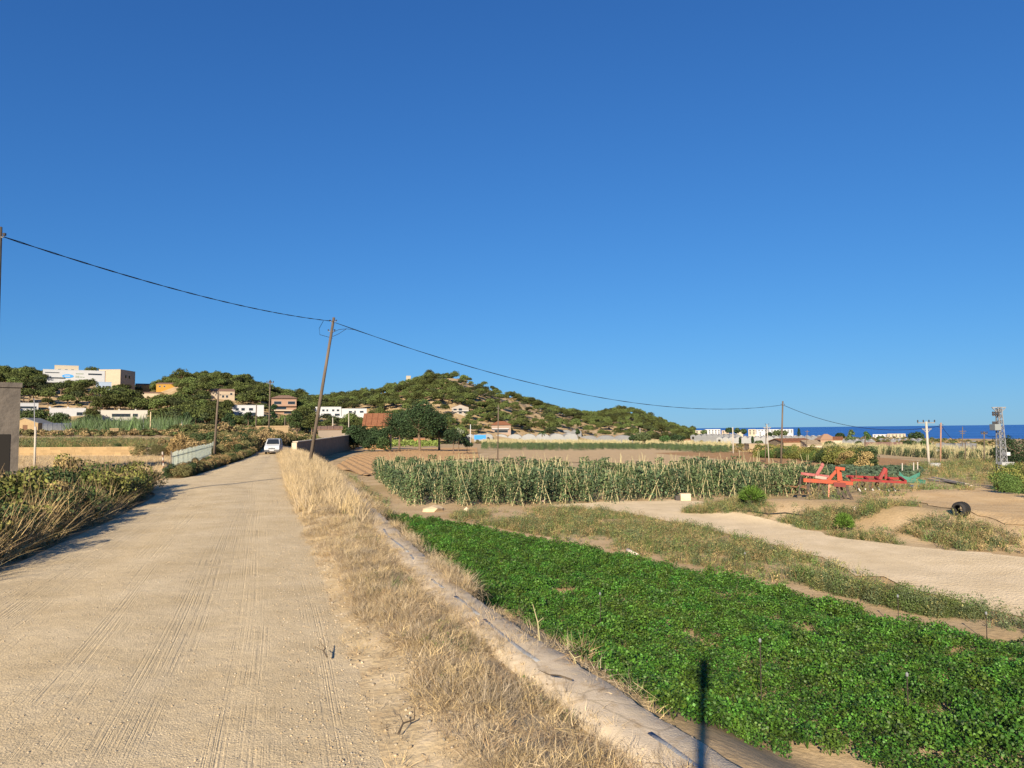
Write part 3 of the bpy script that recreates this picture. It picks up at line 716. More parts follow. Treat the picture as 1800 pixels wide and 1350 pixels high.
for i, (x, y) in enumerate(Q[:300]):
    t = thing('bean_plant', LBL, 'bean plant', (x, y, zf(x, y)), RND.uniform(0, 6.28), 'bean plants on canes'); s = RND.uniform(.8, 1.05) * (.82 + .4 * float(vnoise(x * .45, y * .45))); t.scale = (s, s, s * RND.uniform(.88, 1.08))
    link('foliage', fm[i % 5], None, t)
    for k in range(3): link('cane', cm[(i * 5 + k * 4 + RND.randrange(2)) % 12], None, t)
def whole(i):
    P1 = bean_foliage(rg); q = [P1]
    return join(q)
C_BEAN = protos('bean_bush', [bean_foliage(rg) for _ in range(5)], BEAN)
def canes_np(rng):
    q = []
    for k in range(3):
        m = MB(); a = 2 * PI * k / 3 + rng.normal(0, .4); h = rng.uniform(1.2, 1.7); l = rng.uniform(.3, 2)
        m.tube([(.3 * math.cos(a), .3 * math.sin(a), -.05), (-.14 * math.cos(a) * l + rng.normal(0, .17), -.14 * math.sin(a) * l + rng.normal(0, .1), h)], [.019, .011], 4, False)
        q.append((np.array(m.v), np.array(m.f)))
    return join(q)
C_CANE = protos('cane_tripod', [canes_np(rg) for _ in range(6)], CANE)
rest = on_ground(Q[300:])
scatter('bean_rows', rest, C_BEAN, rg, .85, 1.12, 'rows of climbing beans filling the back of the bean field', 'crop', .05)
scatter('bean_canes', rest, C_CANE, rg, .9, 1.12, 'dry support canes standing among the back bean rows', 'canes', .05)
# second bean plot farther off
BF2 = pxpoly([(845, 790), (1000, 793), (1060, 791), (1150, 791), (1240, 797), (1290, 796), (1290, 790), (1150, 784), (1000, 783), (850, 784)])
Q = sample_poly(BF2, 1500, rg)
scatter('far_bean_rows', on_ground(Q), C_BEAN, rg, .9, 1.25, 'green lower growth of the far bean plot', 'crop', .05)
C_CANE2 = protos('cane_bundle', [join([canes_np(rg) for _ in range(2)]) for _ in range(4)], CANE)
BF3 = pxpoly([(845, 786), (1000, 786), (1150, 786), (1290, 793), (1285, 786), (1150, 780), (1000, 779), (850, 780)])
scatter('far_bean_canes', on_ground(sample_poly(BF3, 1500, rg)), C_CANE2, rg, 1.5, 1.9, 'pale dry canes topping the far bean plot', 'canes', .08)
for nm, poly, n1, n2, s in (('coastal', [(1440, 792), (1560, 800), (1640, 806), (1760, 812), (1760, 803), (1620, 799), (1500, 792), (1440, 789)], 700, 1500, 1.5),):
    pq = pxpoly(poly)
    scatter(nm + '_bean_rows', on_ground(sample_poly(pq, n1, rg)), C_BEAN, rg, 1.0, 1.5, 'green lower growth of the cane plot beside the sheds', 'crop', .05)
    scatter(nm + '_bean_canes', on_ground(sample_poly(pq, n2, rg)), C_CANE2, rg, 1.3, 1.7, 'pale dry canes of the plot beside the sheds', 'canes', .08)
C_CAB = protos('cabbage', [leaf_quads(blob_points((0, 0, .12), (.22, .22, .2), 26, rg, -.1)[0], .2, rg, .8, up=.6) for _ in range(3)], mat('cabbage_leaf', (.060, .092, .055), .7, None, rnd=.25, island=.3))
CB = pxpoly([(1395, 838), (1450, 826), (1520, 823), (1620, 828), (1610, 842), (1480, 850)])
scatter('cabbage_crop', on_ground(sample_poly(CB, 1700, rg)), C_CAB, rg, .9, 1.4, 'bluish green cabbage crop behind the parked implements', 'crop')
SQ = pxpoly([(600, 786), (680, 786), (770, 786), (770, 775), (690, 774), (620, 776)])
C_SQ = protos('squash_clump', [leaf_quads(blob_points((0, 0, .3), (.6, .6, .8), 60, rg, -.1)[0], .34, rg, .9, up=.7) for _ in range(4)], mat('squash_leaf', (.17, .22, .05), .75, None, rnd=.3, island=.35))
scatter('squash_patch', on_ground(sample_poly(SQ, 420, rg)), C_SQ, rg, 1.0, 1.7, 'light green leafy vegetable patch beyond the ploughed field', 'crop')
# ---------------------------------------------------------------- buildings
mat0 = mat
def mat(name, col, rough=.85, col2=None, *a, **k):
    if any(q in name for q in ('render', 'white', 'stone', 'plastic', 'block', 'roof', 'sheet', 'tile', 'paint', 'wall', 'terracotta', 'boards', 'frame')):
        col = tuple(c * .66 for c in col); col2 = tuple(c * .66 for c in col2) if col2 else None
    return mat0(name, col, rough, col2, *a, **k)
RECTS = []                                    # what must stay in sight: (u0,u1,v0,v1,Y)
WHITE = mat('white_render', (.62, .63, .645), .8, (.67, .68, .69), .6); CREAM = mat('cream_render', (.60, .51, .37), .85, (.65, .56, .42), .5)
BEIGE = mat('beige_render', (.58, .46, .33), .85, (.63, .51, .37), .5); OCHRE = mat('yellow_render', (.48, .26, .045), .85, (.53, .30, .06), .5)
PINKR = mat('salmon_render', (.44, .28, .20), .85, (.49, .31, .21), .5); TANR = mat('sandy_render', (.44, .31, .165), .9, (.51, .37, .21), .8, .3, 3)
GREYR = mat('grey_concrete', (.085, .075, .065), .95, (.14, .12, .10), .7, .25, 3); STONE = mat('old_stone', (.42, .32, .20), .95, (.50, .39, .26), .6, .5, 2)
TILE = mat('terracotta', (.29, .115, .055), .9, (.36, .16, .08), 1.2, .5, 3); TILED = mat('brown_tile', (.26, .16, .11), .9, (.34, .21, .15), 1.2, .5, 3)
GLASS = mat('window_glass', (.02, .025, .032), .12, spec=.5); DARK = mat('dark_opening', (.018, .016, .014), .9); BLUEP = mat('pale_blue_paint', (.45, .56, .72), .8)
PLAST = mat('greenhouse_plastic', (.17, .178, .19), .5, (.24, .25, .26), .25, .2, 2, spec=.4); PLASTW = mat('white_plastic', (.30, .31, .315), .5, (.39, .395, .39), .3, spec=.4)
FRAMEM = mat('window_frame', (.55, .53, .50), .7); RUST = mat('rusty_steel', (.14, .068, .04), .85, (.21, .11, .06), 8, .5, 30, metal=.2)
def base_at(uc, vb, Y):
    if Y is None: g = G(uc, vb); Y = g.y
    return AT(uc, vb, Y), Y
def building(name, label, cat, u0, u1, vt, vb, Y=None, depth=9.0, yaw=0.0, wall=WHITE, roof='flat', roofm=None, rise=1.6, wins=(), doors=(), bands=(), chim=(), over=.25, group=None, keep=True, sidewin=()):
    p, Y = base_at((u0 + u1) / 2, vb, Y); W = (u1 - u0) / FPX * Y / max(.5, math.cos(yaw)); H = (vb - vt) / FPX * Y
    if keep: RECTS.append((u0, u1, vt - 1, vb, Y))
    if roof in ('gable_x', 'hip', 'gable_y'): H = max(1.5, H - rise)
    t = thing(name, label, cat, p, -math.atan2(p.x, p.y) + yaw, group)
    h2 = W / 2; zg = min(-.5, zf(p.x, p.y) - p.z - 1.5)
    MB().box(-h2, h2, 0, depth, zg, H).build('wall', wall, t)
    rm = roofm or wall
    if roof == 'flat':
        m = MB(); m.box(-h2 - .08, h2 + .08, -.08, depth + .08, H + .003, H + .32)
        r = m.build('roof', rm, t)
    elif roof == 'gable_x':
        m = MB(); e = over; th_ = .18
        m.add([(-h2 - e, -e, H - .05), (h2 + e, -e, H - .05), (h2 + e, depth / 2, H + rise), (-h2 - e, depth / 2, H + rise), (-h2 - e, depth + e, H - .05), (h2 + e, depth + e, H - .05),
               (-h2 - e, -e, H - .05 + th_), (h2 + e, -e, H - .05 + th_), (h2 + e, depth / 2, H + rise + th_), (-h2 - e, depth / 2, H + rise + th_), (-h2 - e, depth + e, H - .05 + th_), (h2 + e, depth + e, H - .05 + th_)],
              [(6, 7, 8, 9), (9, 8, 11, 10), (0, 3, 2, 1), (3, 4, 5, 2), (0, 1, 7, 6), (4, 10, 11, 5), (0, 6, 9, 3), (3, 9, 10, 4), (1, 2, 8, 7), (2, 5, 11, 8)])
        r = m.build('roof', rm, t)
        MB().add([(s * (h2 - .01), y, z) for s in (-1, 1) for y, z in ((0, H), (depth, H), (depth / 2, H + rise - .04))], [(0, 1, 2), (3, 5, 4)]).build('gable', wall, t)
        n = max(4, int(W / 1.1))
        if Y < 260:                            # tile courses
            mm = MB()
            for k in range(n):
                x = -h2 - e + (W + 2 * e) * (k + .5) / n; mm.tube([(x, -e - .04, H - .05 + th_), (x, depth / 2, H + rise + th_)], .11, 6)
            mm.build('tile_courses', rm, r)
    elif roof == 'gable_y':
        m = MB(); e = over; th_ = .16
        m.prism([(-h2 - e, H - .1), (0, H + rise), (h2 + e, H - .1), (h2 + e, H - .1 + th_), (0, H + rise + th_), (-h2 - e, H - .1 + th_)], -e, depth + e); r = m.build('roof', rm, t)
        MB().add([(-h2, .01, H), (h2, .01, H), (0, .01, H + rise - .03), (-h2, depth - .01, H), (h2, depth - .01, H), (0, depth - .01, H + rise - .03)], [(0, 1, 2), (3, 5, 4)]).build('gable', wall, t)
    else:
        m = MB(); e = over; k = min(h2, depth / 2) * .8
        m.add([(-h2 - e, -e, H), (h2 + e, -e, H), (h2 + e, depth + e, H), (-h2 - e, depth + e, H), (-h2 + k, depth / 2, H + rise), (h2 - k, depth / 2, H + rise)],
              [(0, 1, 5, 4), (1, 2, 5), (2, 3, 4, 5), (3, 0, 4), (0, 3, 2, 1)]); r = m.build('roof', rm, t)
    for cx, cw in chim:
        x = -h2 + cx * W; MB().box(x - cw / 2, x + cw / 2, depth * .3, depth * .3 + cw, H, H + (rise if roof != 'flat' else 0) + 1.0).build('chimney', wall, r)
    for (a, b, c, d) in wins:
        x0 = -h2 + a * W; x1 = -h2 + b * W; z0 = c * H; z1 = d * H; f = min(.09, (x1 - x0) * .15, (z1 - z0) * .15)
        m = MB(); m.box(x0, x0 + f, -.07, .05, z0, z1); m.box(x1 - f, x1, -.07, .05, z0, z1); m.box(x0 + f, x1 - f, -.07, .05, z1 - f, z1); m.box(x0 + f, x1 - f, -.10, .05, z0, z0 + f)
        wn = m.build('window', FRAMEM if wall is not WHITE else WHITE, t); MB().box(x0 + f, x1 - f, -.025, .04, z0 + f, z1 - f).build('pane', GLASS, wn)
    for (a, b, c, d) in doors:
        MB().box(-h2 + a * W, -h2 + b * W, -.04, .04, c * H, d * H).build('door', mat('brown_door', (.13, .07, .04), .8), t)
    for (a, b, c, d, out, bm_) in bands:
        MB().box(-h2 + a * W, -h2 + b * W, -out, .03, c * H, d * H).build('balcony' if out > .4 else 'panel', bm_, t)
    for (a, b, c, d) in sidewin:
        MB().box(h2 - .04, h2 + .035, a * depth, b * depth, c * H, d * H).build('window', GLASS, t)
    return t

building('concrete_shed', 'bare grey concrete shed with a dark doorway behind the roadside bushes', 'shed', -60, 22, 681, 838, 45, depth=6, yaw=.0, wall=GREYR, bands=[(.5, .84, -.6, .47, .035, DARK)])
building('field_shed', 'sandy gabled field shed with a brown door beside the plastic tunnel', 'shed', 22, 62, 735, 760, 210, depth=9, yaw=-.45, wall=TANR, roof='gable_y', roofm=mat('grey_sheet_roof', (.30, .29, .26), .8, (.38, .36, .32), 1), rise=1.5, doors=[(.45, .62, 0, .8)])
building('hilltop_school', 'large white hilltop building with a blue emblem on its long facade', 'building', 84, 177, 651, 673, None, depth=24, wall=WHITE,
         wins=[(.03, .26, .74, .82), (.03, .36, .30, .42), (.72, .95, .66, .80)], bands=[(0, 1, -.28, .0, .03, DARK)])
T = bpy.data.objects['hilltop_school']; Wb = 93 / FPX * RECTS[-1][4]; Hb = 22 / FPX * RECTS[-1][4]
m = MB(); n = 22; cx = -Wb / 2 + .395 * Wb
m.add([(cx + 3.4 * math.cos(2 * PI * k / n), -.12, Hb * .53 + 1.25 * math.sin(2 * PI * k / n)) for k in range(n)] + [(cx + 3.4 * math.cos(2 * PI * k / n), .02, Hb * .53 + 1.25 * math.sin(2 * PI * k / n)) for k in range(n)],
      [tuple(range(n))] + [(k, (k + 1) % n, n + (k + 1) % n, n + k) for k in range(n)]); m.build('emblem', mat('emblem_blue', (.05, .28, .62), .6), T)
m = MB(); m.box(cx - 1.9, cx + 1.3, -.16, -.12, Hb * .53 - .35, Hb * .53 + .3); m.build('emblem_stripe', WHITE, T)
m = MB()
for x0, x1, z0, z1 in ((2.5, 7.0, .70, .78), (2.4, 3.0, .42, .58), (3.4, 4.5, .42, .58), (4.9, 6.4, .44, .52), (6.8, 7.6, .42, .5)): m.box(cx + 2 + x0, cx + 2 + x1, -.08, .02, z0 * Hb, z1 * Hb)
m.build('lettering', mat('grey_green_letters', (.25, .29, .24), .7), T)
building('rooftop_block', 'cream upper storey block rising above the white hilltop building', 'building', 99, 135, 643, 652, RECTS[-1][4] + 14, depth=10, wall=CREAM, wins=[(.14, .26, .05, .35), (.42, .55, .05, .35), (.68, .81, .05, .35)])
building('hilltop_hall', 'beige windowless hall on the hilltop right of the white building', 'building', 176, 209, 650, 671, RECTS[-2][4] + 10, depth=20, yaw=-.5, wall=BEIGE, sidewin=[(.3, .4, .35, .6), (.55, .65, .35, .6)])
building('terrace_house', 'small pale blue and white house on the slope below the hilltop building', 'house', 170, 194, 672, 684, None, depth=6, wall=BLUEP, wins=[(.42, .56, 0, .5), (.62, .95, .05, .5)])
building('yellow_villa', 'bright yellow villa with a low tiled roof on the ridge', 'house', 276, 305, 672, 686, None, depth=12, yaw=-.25, wall=OCHRE, roof='gable_x', roofm=TILED, rise=1.2, wins=[(.15, .25, .5, .75), (.4, .5, .5, .75)])
building('ochre_cottage', 'low ochre cottage beside the yellow villa', 'house', 240, 262, 674, 682, None, depth=8, wall=mat('ochre_render', (.55, .37, .16), .85), roof='gable_x', roofm=TILED, rise=1, wins=[(.3, .4, .3, .7)])
building('pale_bungalow', 'pale long low bungalow among the pines under the yellow villa', 'house', 251, 282, 689, 697, None, depth=7, wall=CREAM, roof='gable_x', roofm=TILED, rise=.8)
building('stone_villa', 'beige stepped villa with tiled roofs among hillside pines', 'house', 373, 411, 683, 702, None, depth=10, yaw=.1, wall=BEIGE, roof='gable_x', roofm=TILED, rise=1.6, wins=[(.2, .32, .62, .85), (.45, .55, .2, .5), (.62, .72, .2, .5), (.8, .9, .55, .8)])
building('white_villa', 'long white flat roofed villa partly hidden at the left, behind the field shed', 'house', 10, 62, 709, 722, None, depth=9, wins=[(.0, .95, .30, .62)], bands=[(0, .9, .0, .26, 1.2, WHITE)])
building('white_villa', 'white flat roofed villa peeping over hedges, second from the left', 'house', 92, 146, 718, 732, None, depth=9, wins=[(.74, .92, .1, .55)], chim=[(.0, .9), (.5, .7)])
building('white_villa', 'cream white cube villa with one long dark window strip above the reeds', 'house', 176, 254, 722, 740, None, depth=10, wall=mat('warm_white', (.70, .66, .57), .8), wins=[(.29, .66, .40, .72), (.70, .81, .40, .72)], bands=[(.2, .93, .02, .10, 1.4, WHITE), (.3, .7, -.3, 0, .04, DARK)], chim=[(.43, .7), (.76, .7)])
building('white_house', 'white two storey house with three upper windows beside the tall left pole', 'house', 410, 462, 713, 733, None, depth=10, wins=[(.09, .21, .55, .8), (.28, .40, .55, .8), (.52, .66, .55, .8), (.2, .32, .1, .4), (.55, .75, .05, .4)])
building('pink_villa', 'salmon villa with stacked open balconies on the hillside', 'house', 478, 520, 694, 728, None, depth=11, wall=PINKR, roof='hip', roofm=TILED, rise=2.2, over=1.0,
         wins=[(.1, .4, .62, .82), (.65, .95, .62, .82), (.1, .6, .30, .48), (.5, .8, .02, .18)], bands=[(.0, 1.0, .50, .58, 1.6, PINKR), (0, .85, .20, .27, 1.8, CREAM)])
building('white_terrace', 'white terraced houses with five small upper windows and a low terrace', 'house', 555, 599, 716, 735, None, depth=10, wins=[(.08, .18, .62, .82), (.26, .36, .62, .82), (.42, .50, .62, .82), (.64, .74, .62, .82), (.82, .93, .62, .82), (.35, .6, .2, .42), (.75, .95, .2, .42)], bands=[(0, 1.05, .0, .16, 1.8, WHITE)])
building('white_terrace', 'white terraced houses with three windows next to the tiled orange house', 'house', 601, 644, 719, 736, None, depth=10, wins=[(.28, .42, .6, .82), (.5, .57, .5, .85), (.72, .88, .6, .82), (.3, .6, .05, .4)])
building('orange_house', 'orange house with a big terracotta roof behind the dark hedge', 'house', 640, 684, 727, 765, 165, depth=9, yaw=-.08, wall=mat('orange_render', (.48, .26, .115), .85, (.53, .30, .14), .5), roof='gable_x', roofm=TILE, rise=2.9, wins=[(.3, .45, .35, .6)], over=.4)
building('watch_tower', 'small square stone tower on the hill shoulder', 'tower', 714, 722, 661, 673, None, depth=4, wall=mat('tower_stone', (.52, .46, .36), .9), roof='flat')
building('hill_house', 'pale three storey house with arched gable on the big hill', 'house', 794, 824, 711, 729, None, depth=10, wall=mat('pale_render', (.47, .42, .36), .85), roof='gable_y', roofm=TILED, rise=2.0, wins=[(.1, .3, .6, .85), (.4, .62, .55, .9), (.1, .3, .2, .42), (.42, .6, .15, .45), (.7, .9, .2, .42)], bands=[(.3, 1.0, .48, .54, 1.5, WHITE)])
building('villa', 'square house with red hipped roof and open porch at the foot of the hill', 'house', 864, 898, 740, 762, None, depth=10, wall=mat('pale_pink_render', (.42, .31, .24), .85), roof='hip', roofm=TILE, rise=2.6, wins=[(.15, .85, .1, .42)], bands=[(0, .9, .52, .6, 1.2, WHITE)], over=.8)
building('hill_cabin', 'tiny house with a reddish roof on the slope above the red roofed house', 'house', 842, 854, 706, 711, None, depth=6, wall=TANR, roof='gable_x', roofm=TILE, rise=.9)
building('farm_store', 'pale low store beside the grey silo', 'shed', 406, 440, 756, 768, 190, depth=8, wall=mat('pale_block', (.42, .37, .30), .9), roof='gable_x', roofm=mat('pale_sheet', (.40, .36, .30), .8), rise=1.0)
building('yard_wall', 'sandy yard wall and barn with stained lower boards behind the van', 'barn', 452, 505, 751, 776, 165, depth=5, wall=TANR, bands=[(.02, .45, -.05, .40, .05, mat('stained_boards', (.50, .27, .13), .9, (.58, .34, .17), 2)), (.56, .98, -.05, .38, .05, mat('stained_boards_dark', (.44, .25, .13), .9)), (.47, .53, -.05, .7, .06, DARK)])
building('grey_barn', 'low greyish barn behind the roadside wall', 'barn', 560, 600, 752, 766, 170, depth=7, wall=mat('greyish_render', (.36, .29, .23), .9), roof='gable_x', roofm=TILED, rise=.7)
building('small_store', 'small sandy block store at the edge of the left fields', 'shed', 194, 207, 755, 764, 170, depth=3, wall=TANR)
building('ruined_shed', 'small roofless sandy shed with a broken doorway near the farmhouse', 'shed', 1318, 1343, 782, 796, None, depth=5, yaw=.25, wall=STONE, doors=[(.62, .8, 0, .5)])
building('farmhouse', 'long sandy stone farmhouse with a red tile roof', 'house', 1380, 1428, 772, 794, None, depth=14, yaw=.35, wall=STONE, roof='gable_x', roofm=TILE, rise=.9, wins=[(.13, .17, .4, .6), (.3, .34, .55, .7), (.47, .51, .45, .6), (.68, .72, .5, .65)])
Yf = RECTS[-1][4]
building('farm_annex', 'pale rendered annex adjoining the farmhouse gable', 'house', 1421, 1444, 775, 795, Yf - 6, depth=9, yaw=.35, wall=CREAM, roof='gable_x', roofm=STONE, rise=1.2)
building('yard_enclosure', 'low sandy yard enclosure in front of the farmhouse', 'wall', 1418, 1455, 789, 796, Yf - 14, depth=3, wall=STONE)
building('salmon_house', 'salmon house with stepped tiled roofs behind the farmhouse', 'house', 1444, 1472, 764, 780, Yf + 60, depth=12, yaw=.2, wall=mat('salmon_wall', (.46, .30, .20), .85), roof='hip', roofm=mat('faded_tile', (.55, .33, .20), .9), rise=2.2, wins=[(.25, .35, .4, .6), (.6, .7, .4, .6)])
building('yellow_house', 'little yellowish house right of the salmon house', 'house', 1466, 1480, 770, 781, Yf + 40, depth=8, wall=CREAM, roof='gable_x', roofm=TILE, rise=1)
building('long_shed', 'long white shed with a faded red roof beside the cane plot', 'shed', 1524, 1582, 782, 797, None, depth=8, wall=mat('dirty_white', (.44, .40, .34), .9), roof='gable_x', roofm=mat('old_red_roof', (.34, .20, .15), .9), rise=1.3, wins=[(.62, .7, .25, .5)])
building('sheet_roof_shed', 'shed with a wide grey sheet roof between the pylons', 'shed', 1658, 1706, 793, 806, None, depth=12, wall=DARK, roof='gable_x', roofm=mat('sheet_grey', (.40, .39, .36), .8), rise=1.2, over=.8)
building('small_white_house', 'small white house at the foot of the hill end', 'house', 1203, 1214, 772, 780, None, depth=6, wall=CREAM, roof='gable_x', roofm=TILE, rise=.8)
building('blue_tarp_shelter', 'white shelter with a bright blue tarpaulin at the greenhouse corner', 'shelter', 833, 856, 765, 777, None, depth=4, wall=PLASTW, bands=[(.03, .92, .38, 1.02, .12, mat('blue_tarp', (.03, .22, .62), .6))])
building('tractor_shed', 'open orange brick shed under the big dark trees', 'shed', 727, 747, 771, 783, None, depth=4, wall=mat('orange_brick', (.28, .12, .05), .9, (.34, .17, .08), 2), roof='flat', roofm=TILED, doors=[(.3, .55, 0, .5)], bands=[(.62, .95, 0, .8, .05, DARK)])
# coast: blocks of flats and houses
for i, (u0, u1, v0, v1, Y, c, lab) in enumerate((
    (1222, 1236, 757, 765, 930, CREAM, 'white coastal apartment block nearest the hill end'), (1240, 1266, 755, 765, 950, WHITE, 'long white coastal apartment block with balconies behind the greenhouses'),
    (1269, 1281, 757, 765, 960, BEIGE, 'beige coastal block right of the long white one'), (1296, 1306, 756, 763, 970, CREAM, 'little cream house on the coast between trees'),
    (1316, 1328, 755, 765, 940, CREAM, 'narrow cream end block of the beach hotel'), (1328, 1392, 755, 763, 950, WHITE, 'very long low white hotel along the beach'),
    (1334, 1345, 759, 768, 700, WHITE, 'white gabled store in front of the beach hotel'), (1536, 1560, 764, 772, 800, WHITE, 'white flat roofed beach building left of the concrete pylon'),
    (1562, 1590, 763, 772, 790, CREAM, 'cream flat roofed beach building beside the concrete pylon'), (1648, 1664, 773, 780, 720, WHITE, 'small white beach house between the two pylons'))):
    n = max(2, int((u1 - u0) / 5)); w_ = [((k + .25) / n, (k + .75) / n, a, a + .18) for k in range(n) for a in (.15, .45, .72)]
    building('coastal_building', lab, 'building', u0, u1, v0, v1, Y, depth=12, wall=c, wins=w_ if (u1 - u0) > 11 else w_[:4])

# ---------------------------------------------------------------- greenhouses
def greenhouse(label, u0, u1, vroof, vb, n, Y=None, length=60.0, yaw=0.0, m=PLAST, group='plastic greenhouses'):
    p, Y = base_at((u0 + u1) / 2, vb, Y); W = (u1 - u0) / FPX * Y; H = (vb - vroof) / FPX * Y; RECTS.append((u0, u1, vroof, vb, Y))
    t = thing('greenhouse', label, 'greenhouse', p, -math.atan2(p.x, p.y) + yaw, group)
    b = W / n; rise = min(H * .5, b * .35); hw = H - rise
    prof = [(-b / 2, -2.5), (-b / 2, hw)] + [(-b / 2 * math.cos(PI * k / 8), hw + rise * math.sin(PI * k / 8)) for k in range(1, 8)] + [(b / 2, hw), (b / 2, -2.5)]
    mm = MB(); mm.prism(prof, 0, length); me = mm.mesh('span'); me.materials.append(m)
    fm_ = MB()
    for y in np.arange(0, length + .1, length / 12):
        pts = [(x * 1.012, y, z + .03) for x, z in prof[1:-1]]; fm_.tube(pts, .06, 4, False)
    mf = fm_.mesh('hoops'); mf.materials.append(mat('hoop_steel', (.30, .30, .30), .5, metal=.6))
    for k in range(n):
        o = link('span', me, None, t); o.location = (-W / 2 + b * (k + .5), 0, 0)
        h = link('hoops', mf, None, t); h.location = o.location
    m2 = MB(); m2.box(-.8, .8, -.05, .04, 0, min(2.2, hw)); d = m2.build('door', DARK, t); d.location = (-W / 2 + b * .5, 0, 0)
    return t
greenhouse('grey arched plastic greenhouse with three open fronts below the hill, centre', 1018, 1112, 766, 777, 3, None, 40)
greenhouse('long low greenhouse roofs behind the far bean plot, left of the arched fronts', 868, 1016, 763, 776, 6, None, 45, m=PLASTW)
greenhouse('small greenhouse roofs next to the blue tarpaulin shelter', 818, 866, 763, 773, 3, None, 30, m=PLASTW)
greenhouse('grey greenhouse roofs on the slope behind the arched fronts', 985, 1022, 756, 764, 2, None, 20)
greenhouse('wide grey greenhouse block nearest the hill end', 1215, 1300, 764, 772, 9, 560, 90)
greenhouse('wide pale greenhouse block behind the ruined shed', 1262, 1390, 768, 778, 12, 480, 60, m=PLASTW)
greenhouse('greenhouse roofs just behind the farmhouse', 1372, 1446, 767, 777, 7, 420, 50)
greenhouse('grey greenhouses right of the yellowish house', 1478, 1536, 774, 785, 5, 400, 50)
greenhouse('grey greenhouses beyond the long white shed', 1545, 1620, 773, 782, 7, 520, 60)
greenhouse('low greenhouses behind the long white shed, by the dark hedge', 1576, 1600, 782, 792, 2, 330, 20)
greenhouse('pale greenhouse roofs between the wooden pole and the pylon', 1640, 1716, 778, 788, 7, 450, 60, m=PLASTW)
greenhouse('grey plastic roofs below the cane plot', 1600, 1660, 797, 804, 4, 260, 25)
# plastic tunnel at the field shed
p = AT(100, 757.5, 205); t = thing('plastic_tunnel', 'grey plastic tunnel beside the sandy field shed', 'greenhouse', p, -math.atan2(p.x, p.y)); RECTS.append((78, 124, 746, 758, 205))
m = MB(); prof = [(3.2 * math.cos(PI * k / 10), 2.3 * math.sin(PI * k / 10)) for k in range(11)]; m.prism(prof, -3.5, 3.5)
o = m.build('cover', PLAST, t); o.rotation_euler = (0, 0, PI / 2)
m = MB()
for x in np.arange(-3.4, 3.5, 1.1): m.tube([(x, 3.25 * math.cos(PI * k / 10), 2.34 * math.sin(PI * k / 10)) for k in range(11)], .05, 4, False)
m.build('hoops', mat('hoop_steel', (.30, .30, .30), .5), t)
# silo
p = AT(442, 765, 185); t = thing('grain_silo', 'small grey metal silo with conical top beside the sandy barn', 'silo', p); RECTS.append((436, 449, 746, 766, 185))
ZINC = mat('zinc', (.42, .43, .44), .45, (.52, .53, .54), 3, metal=.5)
MB().lathe([(0, -1.5), (.85, -1.5), (.85, 1.7)], 16).build('drum', ZINC, t, True); MB().lathe([(.9, 1.7), (.25, 2.6), (0, 2.65)], 16).build('cap', ZINC, t, True)

mat = mat0
# ---------------------------------------------------------------- trees
BARK = mat('bark', (.13, .085, .055), .95, (.20, .14, .09), 5, .6, 18)
PINEM = [mat('pine_needles', (.082, .100, .030), .85, None, rnd=.5, island=.45, spec=.15, rnd_hue=.018), mat('pine_needles_dark', (.044, .054, .022), .85, None, rnd=.45, island=.45, spec=.15, rnd_hue=.015)]
BROAD = mat('broad_leaf', (.045, .078, .022), .75, None, rnd=.25, island=.5, spec=.25, rnd_hue=.02); BROADD = mat('broad_leaf_dark', (.026, .048, .017), .75, None, rnd=.2, island=.5, spec=.25)
OLIVE = mat('olive_leaf', (.075, .10, .04), .8, None, rnd=.25, island=.45, spec=.2, rnd_hue=.02); CYPM = mat('cypress_leaf', (.022, .042, .016), .85, None, rnd=.25, island=.45, spec=.15)
def crown_np(rng, R, H, z0, K, nl, ls, flat=.6, low=-.35, bs=.36, dome=True):
    q = []
    for k in range(K):
        a = rng.uniform(0, 2 * PI); r = R * (1 - bs * .8) * math.sqrt(rng.random()); 
        if dome: z = z0 + H * (.30 + .62 * (1 - (r / R) ** 2)) * rng.uniform(.62, 1.0)
        else: z = z0 + H * rng.uniform(.15, .9); r *= math.sin(min(1, max(.12, (z - z0) / H * 1.1)) * PI * .95) ** .5
        br = R * bs * rng.uniform(.75, 1.25); P, d = blob_points((r * math.cos(a), r * math.sin(a), z), (br, br, br * flat), nl, rng, low)
        q.append(leaf_quads(P, ls, rng, .7, up=.15, normal=d * .9))
    return join(q)
def trunk_mb(rng, h, r, limbs, R, lean=.1, z1=None):
    m = MB(); lx = rng.normal(0, lean) * h; ly = rng.normal(0, lean) * h
    m.tube([(0, 0, -1.2), (0, 0, 0), (lx * .5 + rng.normal(0, .1), ly * .5, h * .5), (lx, ly, h)], [r * 1.3, r * 1.1, r * .85, r * .55], 7)
    for k in range(limbs):
        a = 2 * PI * k / limbs + rng.normal(0, .3); s = h * rng.uniform(.5, .85); e = R * rng.uniform(.45, .8)
        b = Vector((lx * s / h, ly * s / h, s)); m.tube([b, b + Vector((e * .5 * math.cos(a), e * .5 * math.sin(a), h * .2)), b + Vector((e * math.cos(a), e * math.sin(a), h * .42))], [r * .5, r * .35, r * .15], 5)
    return m
def pine_mesh(i, rng):
    R = rng.uniform(3.2, 4.4); h = rng.uniform(4.4, 5.8); H = rng.uniform(3.4, 4.8)
    V, F = crown_np(rng, R, H, h - 2.6, 20, 52, .60, .8, -.45, .40); cr = mesh_np('crown', V, F); cr.materials.append(PINEM[i % 3 == 2])
    tr = trunk_mb(rng, h - .8, .22, 4, R).mesh('trunk'); tr.materials.append(BARK); return cr, tr
pines = [pine_mesh(i, rg) for i in range(8)]
def bush_mesh(i, rng):
    V, F = crown_np(rng, 1.5, 1.7, -.25, 7, 30, .42, .8, -.2, .42); cr = mesh_np('scrub', V, F); return cr
